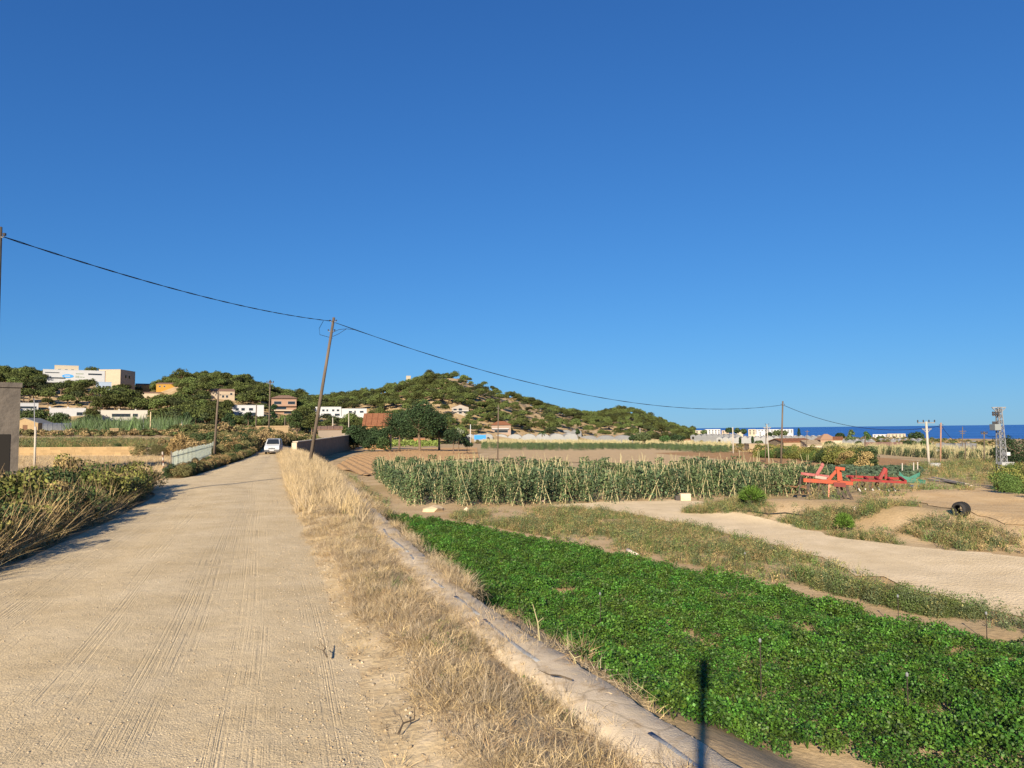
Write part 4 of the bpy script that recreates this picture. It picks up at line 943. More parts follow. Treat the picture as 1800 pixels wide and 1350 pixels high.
# where pines may stand
def tree_ok(p, h, r):
    for u0, u1, v0, v1, Y in RECTS:
        if p.y > Y + 14: continue
        if abs(p.y - Y) < 16:
            du = r / Y * FPX
            u, v = PX(p)
            if u0 - du < u < u1 + du and p.y > Y - 3: return False
        u, v = PX(p); ut, vt_ = PX(p + Vector((0, 0, h))); du = r / p.y * FPX
        if u + du > u0 + 1 and u - du < u1 - 1 and vt_ < v1 - (v1 - v0) * .10 and v > v0 and p.y < Y: return False
    return True
cand = []; rt = np.random.default_rng(77)
def density(t, Y, x, y, z):
    u = 900 + t * FPX; n = float(fbm(x / 38 + 9, y / 38))
    pr = .95 if u < 560 else .45
    if u > 780: pr = .38
    if 800 < u < 960:                              # bare sunny shoulder of the big hill
        vb = PX((x, y, z))[1]; line = np.interp(u, [790, 860, 960], [655, 690, 745])
        if -8 < vb - line < 26: pr = .10
    if 350 < u < 470 and PX((x, y, z))[1] < 676: pr = .45
    return pr * (.12 + 1.3 * float(sstep(.38, .55, n))) * (.55 + .9 * float(vnoise(x / 11, y / 11 + 30)))
for _ in range(15000):
    t_ = rt.uniform(-.80, .262); u = 900 + t_ * FPX
    yb = float(np.interp(t_, _yr_t, _yb)); yr = float(np.interp(t_, _yr_t, _yr)); y = rt.uniform(yb * .92, yr * 1.06); x = t_ * y; z = zf(x, y)
    if rt.random() > density(t_, y, x, y, z): continue
    p = Vector((x, y, z)); s = rt.uniform(.72, 1.22) * (1.1 if u < 560 else .82 if u < 800 else .72)
    if any((p.x - q[0].x) ** 2 + (p.y - q[0].y) ** 2 < (3.5 * (s + q[1]) * .5) ** 2 for q in cand): continue
    if not tree_ok(p, 6.5 * s, 3.6 * s): continue
    cand.append((p, s))
cand.sort(key=lambda c: c[0].y / c[1])
print('pines', len(cand))
def pine_label(p):
    u = PX(p)[0]
    return ('umbrella pine on the wooded slope under the white hilltop building', 'pines on the left slope') if u < 330 else (('umbrella pine on the wooded slope around the hillside villas', 'pines around the villas') if u < 600 else ('umbrella pine on the dry slopes of the big hill', 'pines on the big hill'))
for i, (p, s) in enumerate(cand[:300]):
    lab, grp = pine_label(p); cr, tr = pines[i % 8]
    t = thing('pine_tree', lab, 'tree', p, RND.uniform(0, 6.28), grp); t.scale = (s, s, s * RND.uniform(.9, 1.12))
    link('crown', cr, None, t); link('trunk', tr, None, t)
c_ = bpy.data.collections.new('pine_protos')
for i, (cr, tr) in enumerate(pines): c_.objects.link(bpy.data.objects.new('pine_proto_%d' % i, cr))
c_['n'] = 8
far = [np.array(p) for p, s in cand[300:]]; 
scatter('pine_wood', np.array(far), c_, rg, .75, 1.1, 'pine wood reading as one mass over the upper hills', 'wood', .05)
SCRUBM = [mat('scrub_green', (.085, .10, .035), .85, None, rnd=.35, island=.4, spec=.15, rnd_hue=.02), mat('scrub_olive', (.14, .13, .055), .85, None, rnd=.35, island=.4, spec=.15), mat('scrub_dry', (.26, .19, .095), .9, None, rnd=.3, island=.4, spec=.1)]
c_ = bpy.data.collections.new('scrub_protos')
for i in range(6):
    me = bush_mesh(i, rg); me.materials.append(SCRUBM[i % 3]); c_.objects.link(bpy.data.objects.new('scrub_proto_%d' % i, me))
c_['n'] = 6; C_SCRUB = c_
t_ = rt.uniform(-.80, .27, 6000); yb = np.interp(t_, _yr_t, _yb); yr = np.interp(t_, _yr_t, _yr); y = yb * .9 + (yr * 1.05 - yb * .9) * rt.random(6000); x = t_ * y
keep = fbm(x / 18 + 2, y / 18 + 8) + .10 * rt.normal(size=6000) > .45
P = np.stack([x, y, zt(x, y)], -1)[keep]
ok = np.array([all(not (u0 - 1 < PX(q)[0] < u1 + 1 and v0 < PX(q)[1] < v1 + 3 and q[1] < Y) for u0, u1, v0, v1, Y in RECTS) for q in P])
scatter('hill_scrub', P[ok], C_SCRUB, rg, .5, 1.25, 'low green and dry scrub between the pines on the hillsides', 'scrub', .1)
# broadleaf and other single trees
def tree(name, label, u, vb, vt_, wpx, m, Y=None, K=12, nl=90, ls=None, dome=False, group=None, cat='tree', flat=.8, trunk=True, rec=False, low=-.6):
    p, Y = base_at(u, vb, Y); H = (vb - vt_) / FPX * Y; R = wpx / 2 / FPX * Y; p.z = min(p.z, p.z)
    t = thing(name, label, cat, p, 0, group); r = np.random.default_rng(int(u * 7 + vb))
    z0 = H * (.22 if trunk else -.12); ls = ls or max(.12, Y / FPX * 2.6)
    V, F = crown_np(r, R, (H - z0) * .93, z0, K, nl, ls, flat, low, .42, dome)
    link('crown', mesh_np('crown', V, F), m, t)
    if trunk: trunk_mb(r, H * .6, max(.08, H * .028), 4, R, .03).build('trunk', BARK, t)
    else: trunk_mb(r, H * .4, max(.04, H * .02), 3, R * .6, .02).build('stem', BARK, t)
    return t
tree('broadleaf_tree', 'largest dark leafy tree over the orange brick shed', 738, 785, 706, 84, BROADD, 142, 40, 170, group='trees beyond the ploughed field')
tree('broadleaf_tree', 'dark leafy tree left of the largest one, by the orange house', 702, 785, 720, 62, BROADD, 150, 32, 150, group='trees beyond the ploughed field')
tree('broadleaf_tree', 'dark leafy tree right behind the largest one', 772, 784, 724, 52, BROADD, 155, 26, 140, group='trees beyond the ploughed field')
tree('round_tree', 'round small dark tree standing at the ploughed field corner', 797, 786, 754, 40, BROADD, 120, 14, 110, flat=.9)
tree('pale_shrub', 'greyish pale topped shrub behind the round dark tree', 806, 780, 750, 26, mat('grey_leaf', (.17, .19, .12), .8, None, rnd=.2, island=.4), 128, 8, 70)
tree('clipped_hedge', 'low clipped dark hedge block right of the round tree', 821, 784, 771, 26, BROADD, 125, 10, 80, cat='hedge', trunk=False)
for i, (u, vt_, lab) in enumerate(((622, 752, 'leftmost'), (640, 753, 'second'), (658, 755, 'third'), (676, 754, 'rightmost'))):
    tree('hedge_tree', '%s dark evergreen of the tall hedge below the orange house' % lab, u, 781, vt_ - 3, 34, BROADD, 138, 26, 110, group='tall hedge evergreens', flat=1.1, trunk=False)
for u, vb, vt_, w_, Y, mm_, lab in ((1130, 777, 762, 34, 300, OLIVE, 'rounded olive green tree below the hill, left of the white cottage'), (1113, 776, 766, 18, 300, BROADD, 'small dark tree touching the arched greenhouse'), (1192, 782, 765, 26, 330, BROADD, 'dark round tree beside the small white house'),
        (1170, 780, 769, 26, 330, BROAD, 'bright green bush left of the dark round tree'), (1335, 792, 775, 16, 260, OLIVE, 'loose tree behind the ruined shed'), (1362, 795, 778, 26, 260, OLIVE, 'olive tree between the ruined shed and the farmhouse'),
        (1456, 795, 778, 28, 235, BROAD, 'leafy tree at the farmhouse annex'), (1496, 790, 752, 18, 420, OLIVE, 'tall coastal pine standing against the sea, left of two'), (1524, 788, 756, 15, 430, BROAD, 'tall coastal tree standing against the sea, right of two'),
        (1478, 786, 760, 20, 440, BROADD, 'dark tree in front of the sea beside the yellowish house'), (1595, 800, 776, 34, 250, BROADD, 'left half of the dark tree clump before the greenhouses'), (1622, 800, 777, 34, 250, BROAD, 'right half of the dark tree clump before the greenhouses'),
        (1644, 800, 782, 18, 260, BROADD, 'small dark tree between concrete pole and wooden pole'), (1510, 792, 776, 16, 330, BROADD, 'dark bush before the greenhouses at the grey pole'), (1548, 775, 767, 14, 700, OLIVE, 'coastal tree left of the cream beach building'),
        (1612, 772, 764, 28, 640, BROADD, 'low dark coastal grove right of the beach buildings'), (1296, 764, 753, 12, 900, BROADD, 'coastal pine left of the beach hotel'), (1282, 764, 753, 14, 900, BROADD, 'coastal pine behind the concrete pole'),
        (1308, 765, 755, 12, 880, BROADD, 'coastal tree touching the cream house'), (1238, 766, 757, 12, 860, OLIVE, 'tree before the white coastal blocks'), (1372, 768, 758, 26, 600, OLIVE, 'loose trees before the beach hotel'), (1352, 769, 760, 14, 600, BROADD, 'dark tree before the beach hotel'),
        (1790, 840, 762, 52, 95, BROADD, 'big dark conifer at the right edge beside the lattice pylon'), (1812, 842, 770, 60, 90, BROADD, 'dark conifer cut by the right picture edge'), (1736, 815, 777, 18, 160, OLIVE, 'olive tree left of the lattice pylon'),
        (1772, 838, 764, 40, 100, BROADD, 'dark conifer standing right behind the lattice pylon'), (1756, 830, 772, 26, 115, BROADD, 'narrow dark conifer just left of the lattice pylon'), (1722, 812, 779, 16, 170, BROADD, 'dark evergreen behind the small wooden poles'), (1700, 806, 786, 20, 190, BROADD, 'dark bush beside the sheet roofed shed'),
        (330, 768, 722, 20, 260, BROADD, 'tall cypress like tree on the slope, left of the leaning fence pole'), (402, 768, 724, 26, 240, BROADD, 'tall dark tree at the foot of the slope right of the fence pole'), (318, 768, 726, 16, 262, BROAD, 'ivy green tree beside the tall cypress like tree'),
        (480, 748, 706, 16, 330, CYPM, 'narrow dark cypress beside the salmon villa'), (522, 762, 722, 36, 260, BROAD, 'bright round pine in front of the salmon villa'), (548, 764, 726, 34, 255, PINEM[0], 'round pine behind the leaning pole'), (350, 766, 735, 26, 265, BROADD, 'dark tree between the two slope cypresses'),
        (436, 752, 722, 20, 300, BROADD, 'dark tree in front of the white two storey house'), (375, 766, 738, 22, 255, PINEM[1], 'dark pine behind the fence pole'), (470, 754, 732, 24, 280, OLIVE, 'grey green tree right of the white two storey house'),
        (1015, 766, 754, 10, 360, BROADD, 'dark bush at the slope greenhouses'), (60, 742, 726, 60, 300, BROAD, 'dense fig like tree behind the field shed'), (105, 744, 733, 50, 290, BROAD, 'dense green tree below the second white villa'), (152, 746, 736, 36, 280, BROADD, 'dark hedge tree left of the cream cube villa')):
    tree('tree', lab, u, vb, vt_, w_, mm_, Y, 12 if w_ < 30 else 16, 80 if w_ < 30 else 110, dome=False)
for i, (u, vb, vt_, w_, Y, lab) in enumerate(((1405, 775, 752, 6, 620, 'slim cypress standing against the sea right of the wooden pole'), (1323, 780, 767, 5, 420, 'slim cypress behind the ruined shed'), (1301, 782, 768, 4, 420, 'tiny cypress right of the concrete pole'),
        (1748, 824, 768, 12, 130, 'tall dark cypress left of the lattice pylon'), (1731, 818, 775, 10, 140, 'shorter cypress left of the tall one by the pylon'), (405, 768, 730, 12, 220, 'slender cypress below the white two storey house'))):
    p = AT(u, vb, Y); H = (vb - vt_) / FPX * Y; R = w_ / 2 / FPX * Y; t = thing('cypress_tree', lab, 'tree', p, 0, 'cypresses'); r = np.random.default_rng(900 + i); q = []
    for k in range(14):
        z = H * (.06 + .9 * k / 14); rr_ = R * math.sin(PI * min(.97, (.12 + .86 * k / 14))) ** .6; P, d = blob_points((r.normal(0, R * .1), r.normal(0, R * .1), z), (rr_, rr_, H * .08), 46, r, -.9); q.append(leaf_quads(P, max(.15, Y / FPX * 1.6), r, .6, up=.3, normal=d))
    link('crown', mesh_np('crown', *join(q)), CYPM, t); MB().tube([(0, 0, -1), (0, 0, H * .5)], [R * .2, R * .1], 6).build('trunk', BARK, t)
def palm(label, u, vb, vt_, Y, trunk=.35, n=26):
    p, Y = base_at(u, vb, Y); H = (vb - vt_) / FPX * Y; t = thing('palm_tree', label, 'tree', p); r = np.random.default_rng(int(u)); q = []
    L_ = H * .5
    for k in range(n):
        a = 2 * PI * k / n + r.normal(0, .2); el = r.uniform(-.2, 1.2); pts = []
        for s in np.linspace(0, 1, 7): pts.append(np.array((math.cos(a) * L_ * s * math.cos(el * (1 - s * .6)), math.sin(a) * L_ * s * math.cos(el * (1 - s * .6)), H * trunk + L_ * (s * math.sin(el) - .55 * s * s))))
        side = np.array((-math.sin(a), math.cos(a), 0))
        for s in range(6):
            for sg in (-1, 1):
                w_ = L_ * .22 * (1 - abs(s - 2) / 6); e = side * sg * w_ - np.array((0, 0, w_ * .4)); q.append((np.array([pts[s], pts[s + 1], pts[s + 1] * .5 + pts[s] * .5 + e + (pts[s + 1] - pts[s]) * .8, pts[s] + e * .8]), np.array([[0, 1, 2, 3]])))
    link('fronds', mesh_np('fronds', *join(q)), mat('palm_leaf', (.05, .085, .028), .7, None, island=.4), t)
    MB().tube([(0, 0, -.5), (0, 0, H * trunk)], [H * .05, H * .035], 8).build('trunk', BARK, t)
tree('hedge_shrub', 'low dark shrub in front of the orange house, left of two', 650, 790, 769, 30, BROADD, 132, 14, 100, trunk=False, cat='shrub'); tree('hedge_shrub', 'low dark shrub in front of the orange house, right of two', 674, 790, 768, 30, BROAD, 132, 14, 100, trunk=False, cat='shrub')
palm('small palm with spiky crown in the hedge below the farmhouse', 1441, 812, 793, 175)
palm('palm with yellowing fronds at the right edge below the conifers', 1793, 832, 810, 80, .4)
palm('feathery palm below the arched greenhouse slope', 953, 766, 748, 330)
# hedges and scrub belts as ground cover
def belt(name, poly, n, s0, s1, lab, coll=None):
    q = on_ground(sample_poly(pxpoly(poly), n, rg)); scatter(name, q, coll or C_SCRUB, rg, s0, s1, lab, 'scrub', .1)
belt('field_hedge', [(20, 768), (140, 768), (300, 768), (400, 772), (400, 766), (300, 763), (140, 764), (20, 764)], 420, .5, .9, 'low dark hedge line across the left fields')
belt('slope_hedge', [(300, 768), (420, 770), (560, 770), (560, 760), (430, 760), (300, 759)], 500, .7, 1.5, 'tangled scrub along the foot of the left slope')
belt('far_scrub', [(1230, 790), (1310, 798), (1370, 800), (1370, 792), (1300, 782), (1215, 780)], 150, .4, .9, 'scattered shrubs around the ruined shed')
belt('coast_scrub', [(1215, 768), (1420, 772), (1700, 785), (1760, 800), (1760, 780), (1600, 770), (1400, 762), (1220, 764)], 700, .6, 1.5, 'trees and shrubs along the built up coast', C_SCRUB)
reed = [blades(16, 4.2, .25, .16, rg, .22, 3, 1.0, .2) for _ in range(5)]
C_REED = protos('reed_clump', reed, [mat('reed_leaf', (.085, .135, .045), .75, None, rnd=.3, island=.35), mat('reed_leaf_grey', (.11, .15, .075), .75, None, rnd=.3, island=.35)])
belt('reed_thicket', [(118, 764), (200, 765), (300, 765), (330, 764), (330, 756), (250, 752), (180, 750), (118, 752)], 520, .9, 1.35, 'tall giant reed thicket below the cream cube villa', C_REED)
GSTRIP = pxpoly([(20, 788), (150, 788), (320, 787), (330, 778), (150, 775), (20, 775)])
scatter('field_grass', on_ground(sample_poly(GSTRIP, 2600, rg)), C_WEED, rg, 1.6, 3.0, 'green crop strip beyond the sandy block wall', 'crop')
ST2 = pxpoly([(22, 830), (170, 838), (285, 842), (320, 812), (305, 802), (150, 803), (22, 803)])
Q = sample_poly(ST2, 2600, rg); scatter('straw_stubble', on_ground(Q), C_TALL, rg, .35, .8, 'dry straw stubble behind the roadside bushes', 'grass')
# ---------------------------------------------------------------- roadside thicket on the left
LEAFG = [mat('shrub_leaf', (.075, .115, .026), .7, None, rnd=.25, island=.5, spec=.25, rnd_hue=.02), mat('shrub_leaf_dark', (.042, .066, .022), .7, None, rnd=.25, island=.5, spec=.25), mat('shrub_leaf_yellow', (.145, .150, .038), .75, None, rnd=.25, island=.45, spec=.2)]
def shrub_mesh(rng, K, nl, ls, R=.95, H=1.45):
    V, F = crown_np(rng, R, H, -.12, K, nl, ls, .85, -.75, .40, False); return mesh_np('foliage', V, F)
shm = []
for i in range(6):
    me = shrub_mesh(rg, 15, 120, .075 + .02 * (i % 3)); me.materials.append((LEAFG[0], LEAFG[1], LEAFG[2], LEAFG[0], mat('dry_shrub_leaf', (.30, .22, .09), .85, None, rnd=.25, island=.4), LEAFG[2])[i]); shm.append(me)
def stem_mesh(rng):
    m = MB()
    for k in range(9):
        a = rng.uniform(0, 6.28); l = rng.uniform(.1, .5); h = rng.uniform(1.0, 1.75)
        m.tube([(0, 0, -.1), (math.cos(a) * l * .4, math.sin(a) * l * .4, h * .5), (math.cos(a) * l * 1.3, math.sin(a) * l * 1.3, h)], [.018, .012, .004], 4, False)
    return m.mesh('stems')
STEMM = mat('dry_stem', (.26, .18, .10), .9); stm = []
for i in range(4): me = stem_mesh(rg); me.materials.append(STEMM); stm.append(me)
C_SHR = bpy.data.collections.new('shrub_protos')
for i, me in enumerate(shm): C_SHR.objects.link(bpy.data.objects.new('shrub_proto_%d' % i, me))
C_SHR['n'] = 6
C_SHR2 = bpy.data.collections.new('dry_shrub_protos')
for i in range(6):
    me = shm[i].copy(); me.materials.clear(); me.materials.append((SCRUBM[0], SCRUBM[1], SCRUBM[2], SCRUBM[1], LEAFG[1], mat('dry_bracken', (.24, .165, .07), .9, None, rnd=.3, island=.4))[i]); C_SHR2.objects.link(bpy.data.objects.new('dry_shrub_proto_%d' % i, me))
C_SHR2['n'] = 6
Q = sample_poly(pxpoly([(1757, 872), (1860, 890), (1860, 834), (1795, 836), (1768, 850)]), 60, rg)
belt('bramble_belt', [(1330, 805), (1400, 808), (1480, 820), (1530, 828), (1530, 819), (1460, 808), (1390, 800), (1335, 797)], 320, .8, 1.5, 'dark bramble belt between the red fields below the farmhouse', C_SHR)
scatter('corner_bramble', on_ground(Q), C_SHR, rg, .5, .95, 'dark bramble heap at the right picture edge', 'scrub', .2)
spots = []
for y in np.arange(11.5, 33.5, .95):
    spots.append((float(fL(y)) - .9 + RND.uniform(-.25, .2), y, RND.uniform(.62, .9), 1))
    if RND.random() < .8: spots.append((float(fL(y)) - 2.3 + RND.uniform(-.5, .5), y + .4, RND.uniform(.8, 1.12), 0))
    if RND.random() < .5: spots.append((float(fL(y)) - 4.4 + RND.uniform(-.8, .8), y + .4, RND.uniform(.8, 1.2), 0))
LB = ('dark leafy shrub on the road edge of the left thicket', 'taller green shrub inside the left roadside thicket')
for i, (x, y, s, fr) in enumerate(spots):
    if vnoise(y * .55, x * .3 + 4) < .22 and fr: continue
    t = thing('roadside_shrub', LB[0] if fr else LB[1], 'shrub', (x, y, zf(x, y) + .05), RND.uniform(0, 6.28), 'left thicket front shrubs' if fr else 'left thicket inner shrubs'); t.scale = (s, s, s * RND.uniform(.85, 1.15))
    link('foliage', shm[i % 6 if not fr else (0, 1, 2, 3, 4, 2)[i % 6]], None, t); link('stems', stm[i % 4], None, t)
bl_ = [blades(22, 1.35, .35, .014, rg, .42, 3, .22, .35) for _ in range(5)]
C_BR = protos('brush_tuft', bl_, [STRAW[2], STRAW[0], STRAW[3], mat('pale_brush', (.58, .43, .20), .9, None, rnd=.25, island=.3), STRAW[3]])
y = rg.uniform(9, 33.5, 1500); x = fL(y) - .35 - np.abs(rg.normal(0, 2.2, len(y))); k = fbm(x * .5 + 60, y * .5) + .08 * rg.normal(size=len(y)) > .43
k |= (y < 14.5) & (x > fL(y) - 1.6) & (rg.random(len(y)) < .5)
k &= ~((y > 29) & (x > fL(y) - .8))
scatter('dry_brush', np.stack([x, y, zt(x, y)], -1)[k], C_BR, rg, .5, 1.12, 'tall dry brush and grass mixed into the left thicket', 'grass', .3)
# low scrub along the fence and up to the van
y = rg.uniform(43, 92, 620); x = fL(y) - .3 - np.abs(rg.normal(0, .7, len(y)))
scatter('fence_weeds', np.stack([x, y, zt(x, y) + .02], -1), C_SHR2, rg, .25, .55, 'bushy weeds along the foot of the pale sheet fence', 'weeds', .15)
y = rg.uniform(78, 150, 420); x = fL(y) - 1.2 - np.abs(rg.normal(0, 5, len(y)))
scatter('roadside_scrub', np.stack([x, y, zt(x, y) + .02], -1), C_SHR2, rg, .7, 1.5, 'brown and green scrub on the left beside the van', 'scrub', .15)
y = rg.uniform(92, 170, 500); x = np.interp(y, RRY, RRX) + .5 + rg.uniform(-9, 1.5, len(y)); x = np.where(y > 125, x, np.interp(y, RRY, RRX) + .6)
scatter('far_road_scrub', np.stack([x, y, zt(x, y) + .1], -1)[y > 120], C_SCRUB, rg, .5, 1.2, 'scrub closing the view where the road turns behind the wall', 'scrub', .15)

bt = thing('broadleaf_tree', 'leafy tree added out of view beyond the right edge to cast the dark shadow on the yard', 'tree', (20.2, 19.0, zf(20.2, 19.0))); rr9 = np.random.default_rng(5)  # unseen tree, added outside the frame only to throw shade on the yard
V, F = crown_np(rr9, 1.9, 2.6, 1.2, 16, 150, .16, .85, -.6, .42, False); link('crown', mesh_np('crown', V, F), BROADD, bt); trunk_mb(rr9, 2.2, .12, 4, 1.6, .03).build('trunk', BARK, bt)
# ---------------------------------------------------------------- sheet fence
SHEET = mat('pale_green_sheet', (.82, .85, .74), .7, (.88, .90, .82), 1.5, .2, 6, trans=.72)
f0 = Vector((-21.4, 44.6, 0)); f1 = Vector((-39.5, 96, 0)); L_ = (f1 - f0).length; n = 50; ang = math.atan2(f1.y - f0.y, f1.x - f0.x)
ft = thing('sheet_fence', 'long fence of pale green upright metal sheets left of the road', 'fence', (f0.x, f0.y, 0), ang)
wd = L_ / n; m = MB()
for k in range(8):
    m.box(wd * k / 8, wd * (k + 1) / 8 - .001, (-.012, .012)[k % 2], (-.004, .020)[k % 2], 0, 1.5)
pm_ = m.mesh('sheet'); pm_.materials.append(SHEET); po = MB().box(-.035, .035, .03, .09, -.3, 1.6).mesh('post'); po.materials.append(mat('dark_post', (.12, .11, .10), .8))
for k in range(n):
    q = f0 + (f1 - f0) * (k / n); z = zf(q.x, q.y); o = link('sheet', pm_, None, ft); o.location = (wd * k + .006, 0, z + RND.uniform(-.02, .04)); o.scale = (.975, 1, RND.uniform(.97, 1.04)); o.rotation_euler = (0, RND.uniform(-.008, .008), 0)
    if k % 3 == 0: o = link('post', po, None, ft); o.location = (wd * k, 0, z)
MB().box(0, L_, .03, .06, .35, .40).build('rail', po.materials[0], ft); MB().box(0, L_, .03, .06, 1.15, 1.20).build('rail', po.materials[0], ft)
# striped gate post and black bag
p = G(289, 838); t = thing('gate_post', 'thin leaning white and red gate post at the field entrance', 'post', p); t.rotation_euler = (0, -.10, 0)
for k in range(9): MB().tube([(0, 0, .18 * k - .05), (0, 0, .18 * k + .13)], .045, 8).build('band', mat('post_pale', (.42, .37, .31), .8) if k % 2 == 0 else mat('post_red', (.16, .08, .05), .8), t)
p = G(297, 836); t = thing('plastic_bag', 'black plastic bag slumped against the fence end', 'bag', p); V, F = [], []
m = MB(); prof = [(.0, 0), (.28, 0), (.34, .14), (.30, .34), (.20, .52), (.08, .62), (.12, .74), (.0, .76)]; m.lathe(prof, 14); o = m.build('bag', mat('black_plastic', (.015, .016, .018), .35, bump=.8, bscale=9), t, True)
for v in o.data.vertices: v.co.x += .05 * math.sin(v.co.z * 21 + v.co.y * 13); v.co.y += .05 * math.sin(v.co.x * 17 + v.co.z * 9)
MB().tube([(0, 0, .6), (.03, 0, .66)], .07, 8).build('knot', mat('black_plastic', (.015, .016, .018), .35), t)
# sandy block wall across the left field, in courses of blocks
p0 = G(-40, 800); p1 = G(252, 801); d = p1 - p0; n = 24; t = thing('block_wall', 'low sandy block wall across the field behind the thicket', 'wall', p0, math.atan2(d.y, d.x)); L_ = Vector((d.x, d.y)).length; bw = L_ / n
bmh = MB().box(0.015, bw - .015, -.10, .10, 0, .30).mesh('block'); bmh.materials.append(mat('sand_block', (.26, .175, .085), .95, (.31, .215, .11), 2, .4, 10, rnd=.12))
for r_ in range(3):
    for k in range(n + (r_ % 2)):
        o = link('block', bmh, None, t); o.location = (bw * (k - .5 * (r_ % 2)), RND.uniform(-.008, .008), -.05 + .315 * r_ + (.1 if k < n * .62 else 0) * 0)
MB().box(0, L_, -.085, .085, -.5, .90).build('mortar', mat('mortar', (.44, .32, .18), .95), t)
t2 = thing('wire_fence', 'thin dark wire fence beyond the sandy block wall', 'fence', G(253, 797), 0); q0 = G(253, 797); q1 = G(420, 789)
for k in range(7):
    q = q0 + (q1 - q0) * (k / 6); q.z = zf(q.x, q.y); MB().tube([q - q0 - Vector((0, 0, .3)), q - q0 + Vector((0, 0, 1.1))], .04, 6).build('post', po.materials[0], t2)
for h_ in (.35, .7, 1.05): MB().tube([q0 + (q1 - q0) * (k / 6) - q0 + Vector((0, 0, h_)) for k in range(7)], .012, 4).build('wire', po.materials[0], t2)

# ---------------------------------------------------------------- poles and cables
WOOD = mat('weathered_pole', (.085, .065, .048), .9, (.15, .115, .085), 4, .6, 30, stretch=(1, 1, .1)); CONC = mat('pole_concrete', (.36, .32, .26), .9, (.43, .38, .32), 2, .3, 12); STEEL = mat('galvanised', (.20, .205, .21), .6, (.27, .275, .28), 5, metal=.3)
PORC = mat('dark_insulator', (.05, .045, .045), .4); CABLE = mat('black_cable', (.012, .012, .014), .6)
TOPS = {}
def pole(key, label, ut, vt_, ub, vb, Y, r0=.13, r1=.09, m=WOOD, arms=(), n=10, name='utility_pole', cat='pole', square=False, brace=False):
    b = AT(ub, vb, Y); top = AT(ut, vt_, Y); g = zf(b.x, b.y); d = (top - b); k = (g - .6 - b.z) / d.z; b2 = b + d * k
    t = thing(name, label, cat, b2); e = top - b2
    if square:
        mm = MB(); mm.bar((0, 0, 0), e, r0 * 2, r0 * 1.6); mm.build('shaft', m, t)
    else: MB().tube([(0, 0, 0), e * .5, e], [r0, (r0 + r1) / 2, r1], n).build('shaft', m, t, True)
    for (dz, hw, kind) in arms:
        c = e * (1 - dz / e.length)
        if hw: MB().bar(c + Vector((-hw, .0, 0)), c + Vector((hw, 0, 0)), .10, .12).build('crossarm', STEEL if m is CONC else m, t)
        if kind == 'pins':
            for x in np.linspace(-hw, hw, 4): MB().lathe([(.0, 0), (.05, 0), (.09, .08), (.05, .14), (.09, .2), (.04, .3), (0, .3)], 8, tuple(c + Vector((x, 0, .06)))).build('insulator', PORC, t)
        if kind == 'brackets':
            for s in (-1, 1): MB().tube([c, c + Vector((s * .16, -.05, -.03)), c + Vector((s * .22, -.05, .06))], .02, 5).build('bracket', STEEL, t); MB().lathe([(0, 0), (.05, 0), (.06, .08), (0, .1)], 8, tuple(c + Vector((s * .22, -.05, .03)))).build('insulator', PORC, t)
        if kind == 'vee':
            for s in (-1, 1): MB().bar(c + Vector((0, 0, -.5)), c + Vector((s * hw, 0, .1)), .07).build('strut', STEEL, t)
    TOPS[key] = top; return t
pole('lean', 'tall leaning wooden pole on the dry verge', 587, 558, 545, 812, 50, .135, .09, arms=[(.3, 0, 'brackets'), (1.0, 0, 'brackets')])
pole('left', 'dark wooden pole cut by the left picture edge', -1, 399, -14, 800, 24, .13, .09, arms=[(.35, 0, 'brackets')])
pole('mid', 'wooden pole rising from the bean field edge, right of centre', 1376, 705, 1373, 812, 92, .13, .09, arms=[(.5, 0, 'brackets')])
pole('fence', 'leaning wooden pole at the sheet fence', 384, 690, 376, 803, 66, .12, .08, arms=[(.3, 0, 'brackets')])
pole('van', 'tall thin wooden pole with fittings just behind the van', 475, 668, 472, 776, 120, .14, .10, arms=[(.5, .55, 'pins'), (1.4, 0, 'brackets')])
pole('trans', 'dark wooden pole left of the tall one behind the van', 451, 710, 449, 766, 170, .16, .12)
pole('r1', 'short wooden pole right of the van', 501, 733, 500, 768, 190, .16, .12)
pole('r2', 'pale pole behind the roadside wall, left of the concrete lamp pole', 585, 734, 585, 770, 175, .15, .11, m=CONC)
pole('r3', 'short pale pole in front of the white terraces', 613, 727, 613, 756, 210, .15, .11, m=CONC)
pole('field', 'thin wooden pole standing behind the bean field, centre', 876, 712, 875, 802, 92, .09, .06, arms=[(.4, .0, 'brackets')])
pole('hill', 'pale pole at the foot of the small hill', 1125, 752, 1125, 766, 330, .2, .15, m=CONC)
pole('white', 'white pole in front of the red roofed hipped house', 827, 746, 827, 758, 300, .16, .16, m=WHITE)
pole('conc', 'pale concrete pole at the far bean plot end', 1288, 751, 1289, 795, 170, .18, .13, m=CONC)
pole('aframe', 'thin pole of a leaning pair with crossarm, right of the far plot', 1348, 745, 1352, 816, 95, .07, .05, m=CONC, arms=[(.5, .5, 'vee'), (.1, 0, 'brackets')])
pole('aframe2', 'darker twin pole of the leaning pair with crossarm', 1347, 748, 1345, 816, 96, .07, .05)
pole('mid2', 'weathered pole beside the bramble belt below the farmhouse', 1521, 766, 1519, 822, 120, .12, .10)
pole('farm', 'thin pole in front of the farmhouse', 1419, 756, 1417, 796, 200, .1, .08, arms=[(.4, .6, '')])
pole('pylon', 'pale concrete pylon with four dark insulators', 1628, 741, 1634, 832, 84, .16, .12, m=CONC, arms=[(.15, 1.0, 'pins'), (.9, .55, 'vee')])
pole('wood2', 'reddish wooden pole right of the concrete pylon', 1654, 743, 1653, 832, 90, .11, .08, m=mat('reddish_pole', (.27, .15, .09), .9, (.34, .2, .13), 4), arms=[(.35, 0, 'brackets'), (.7, 0, 'brackets')])
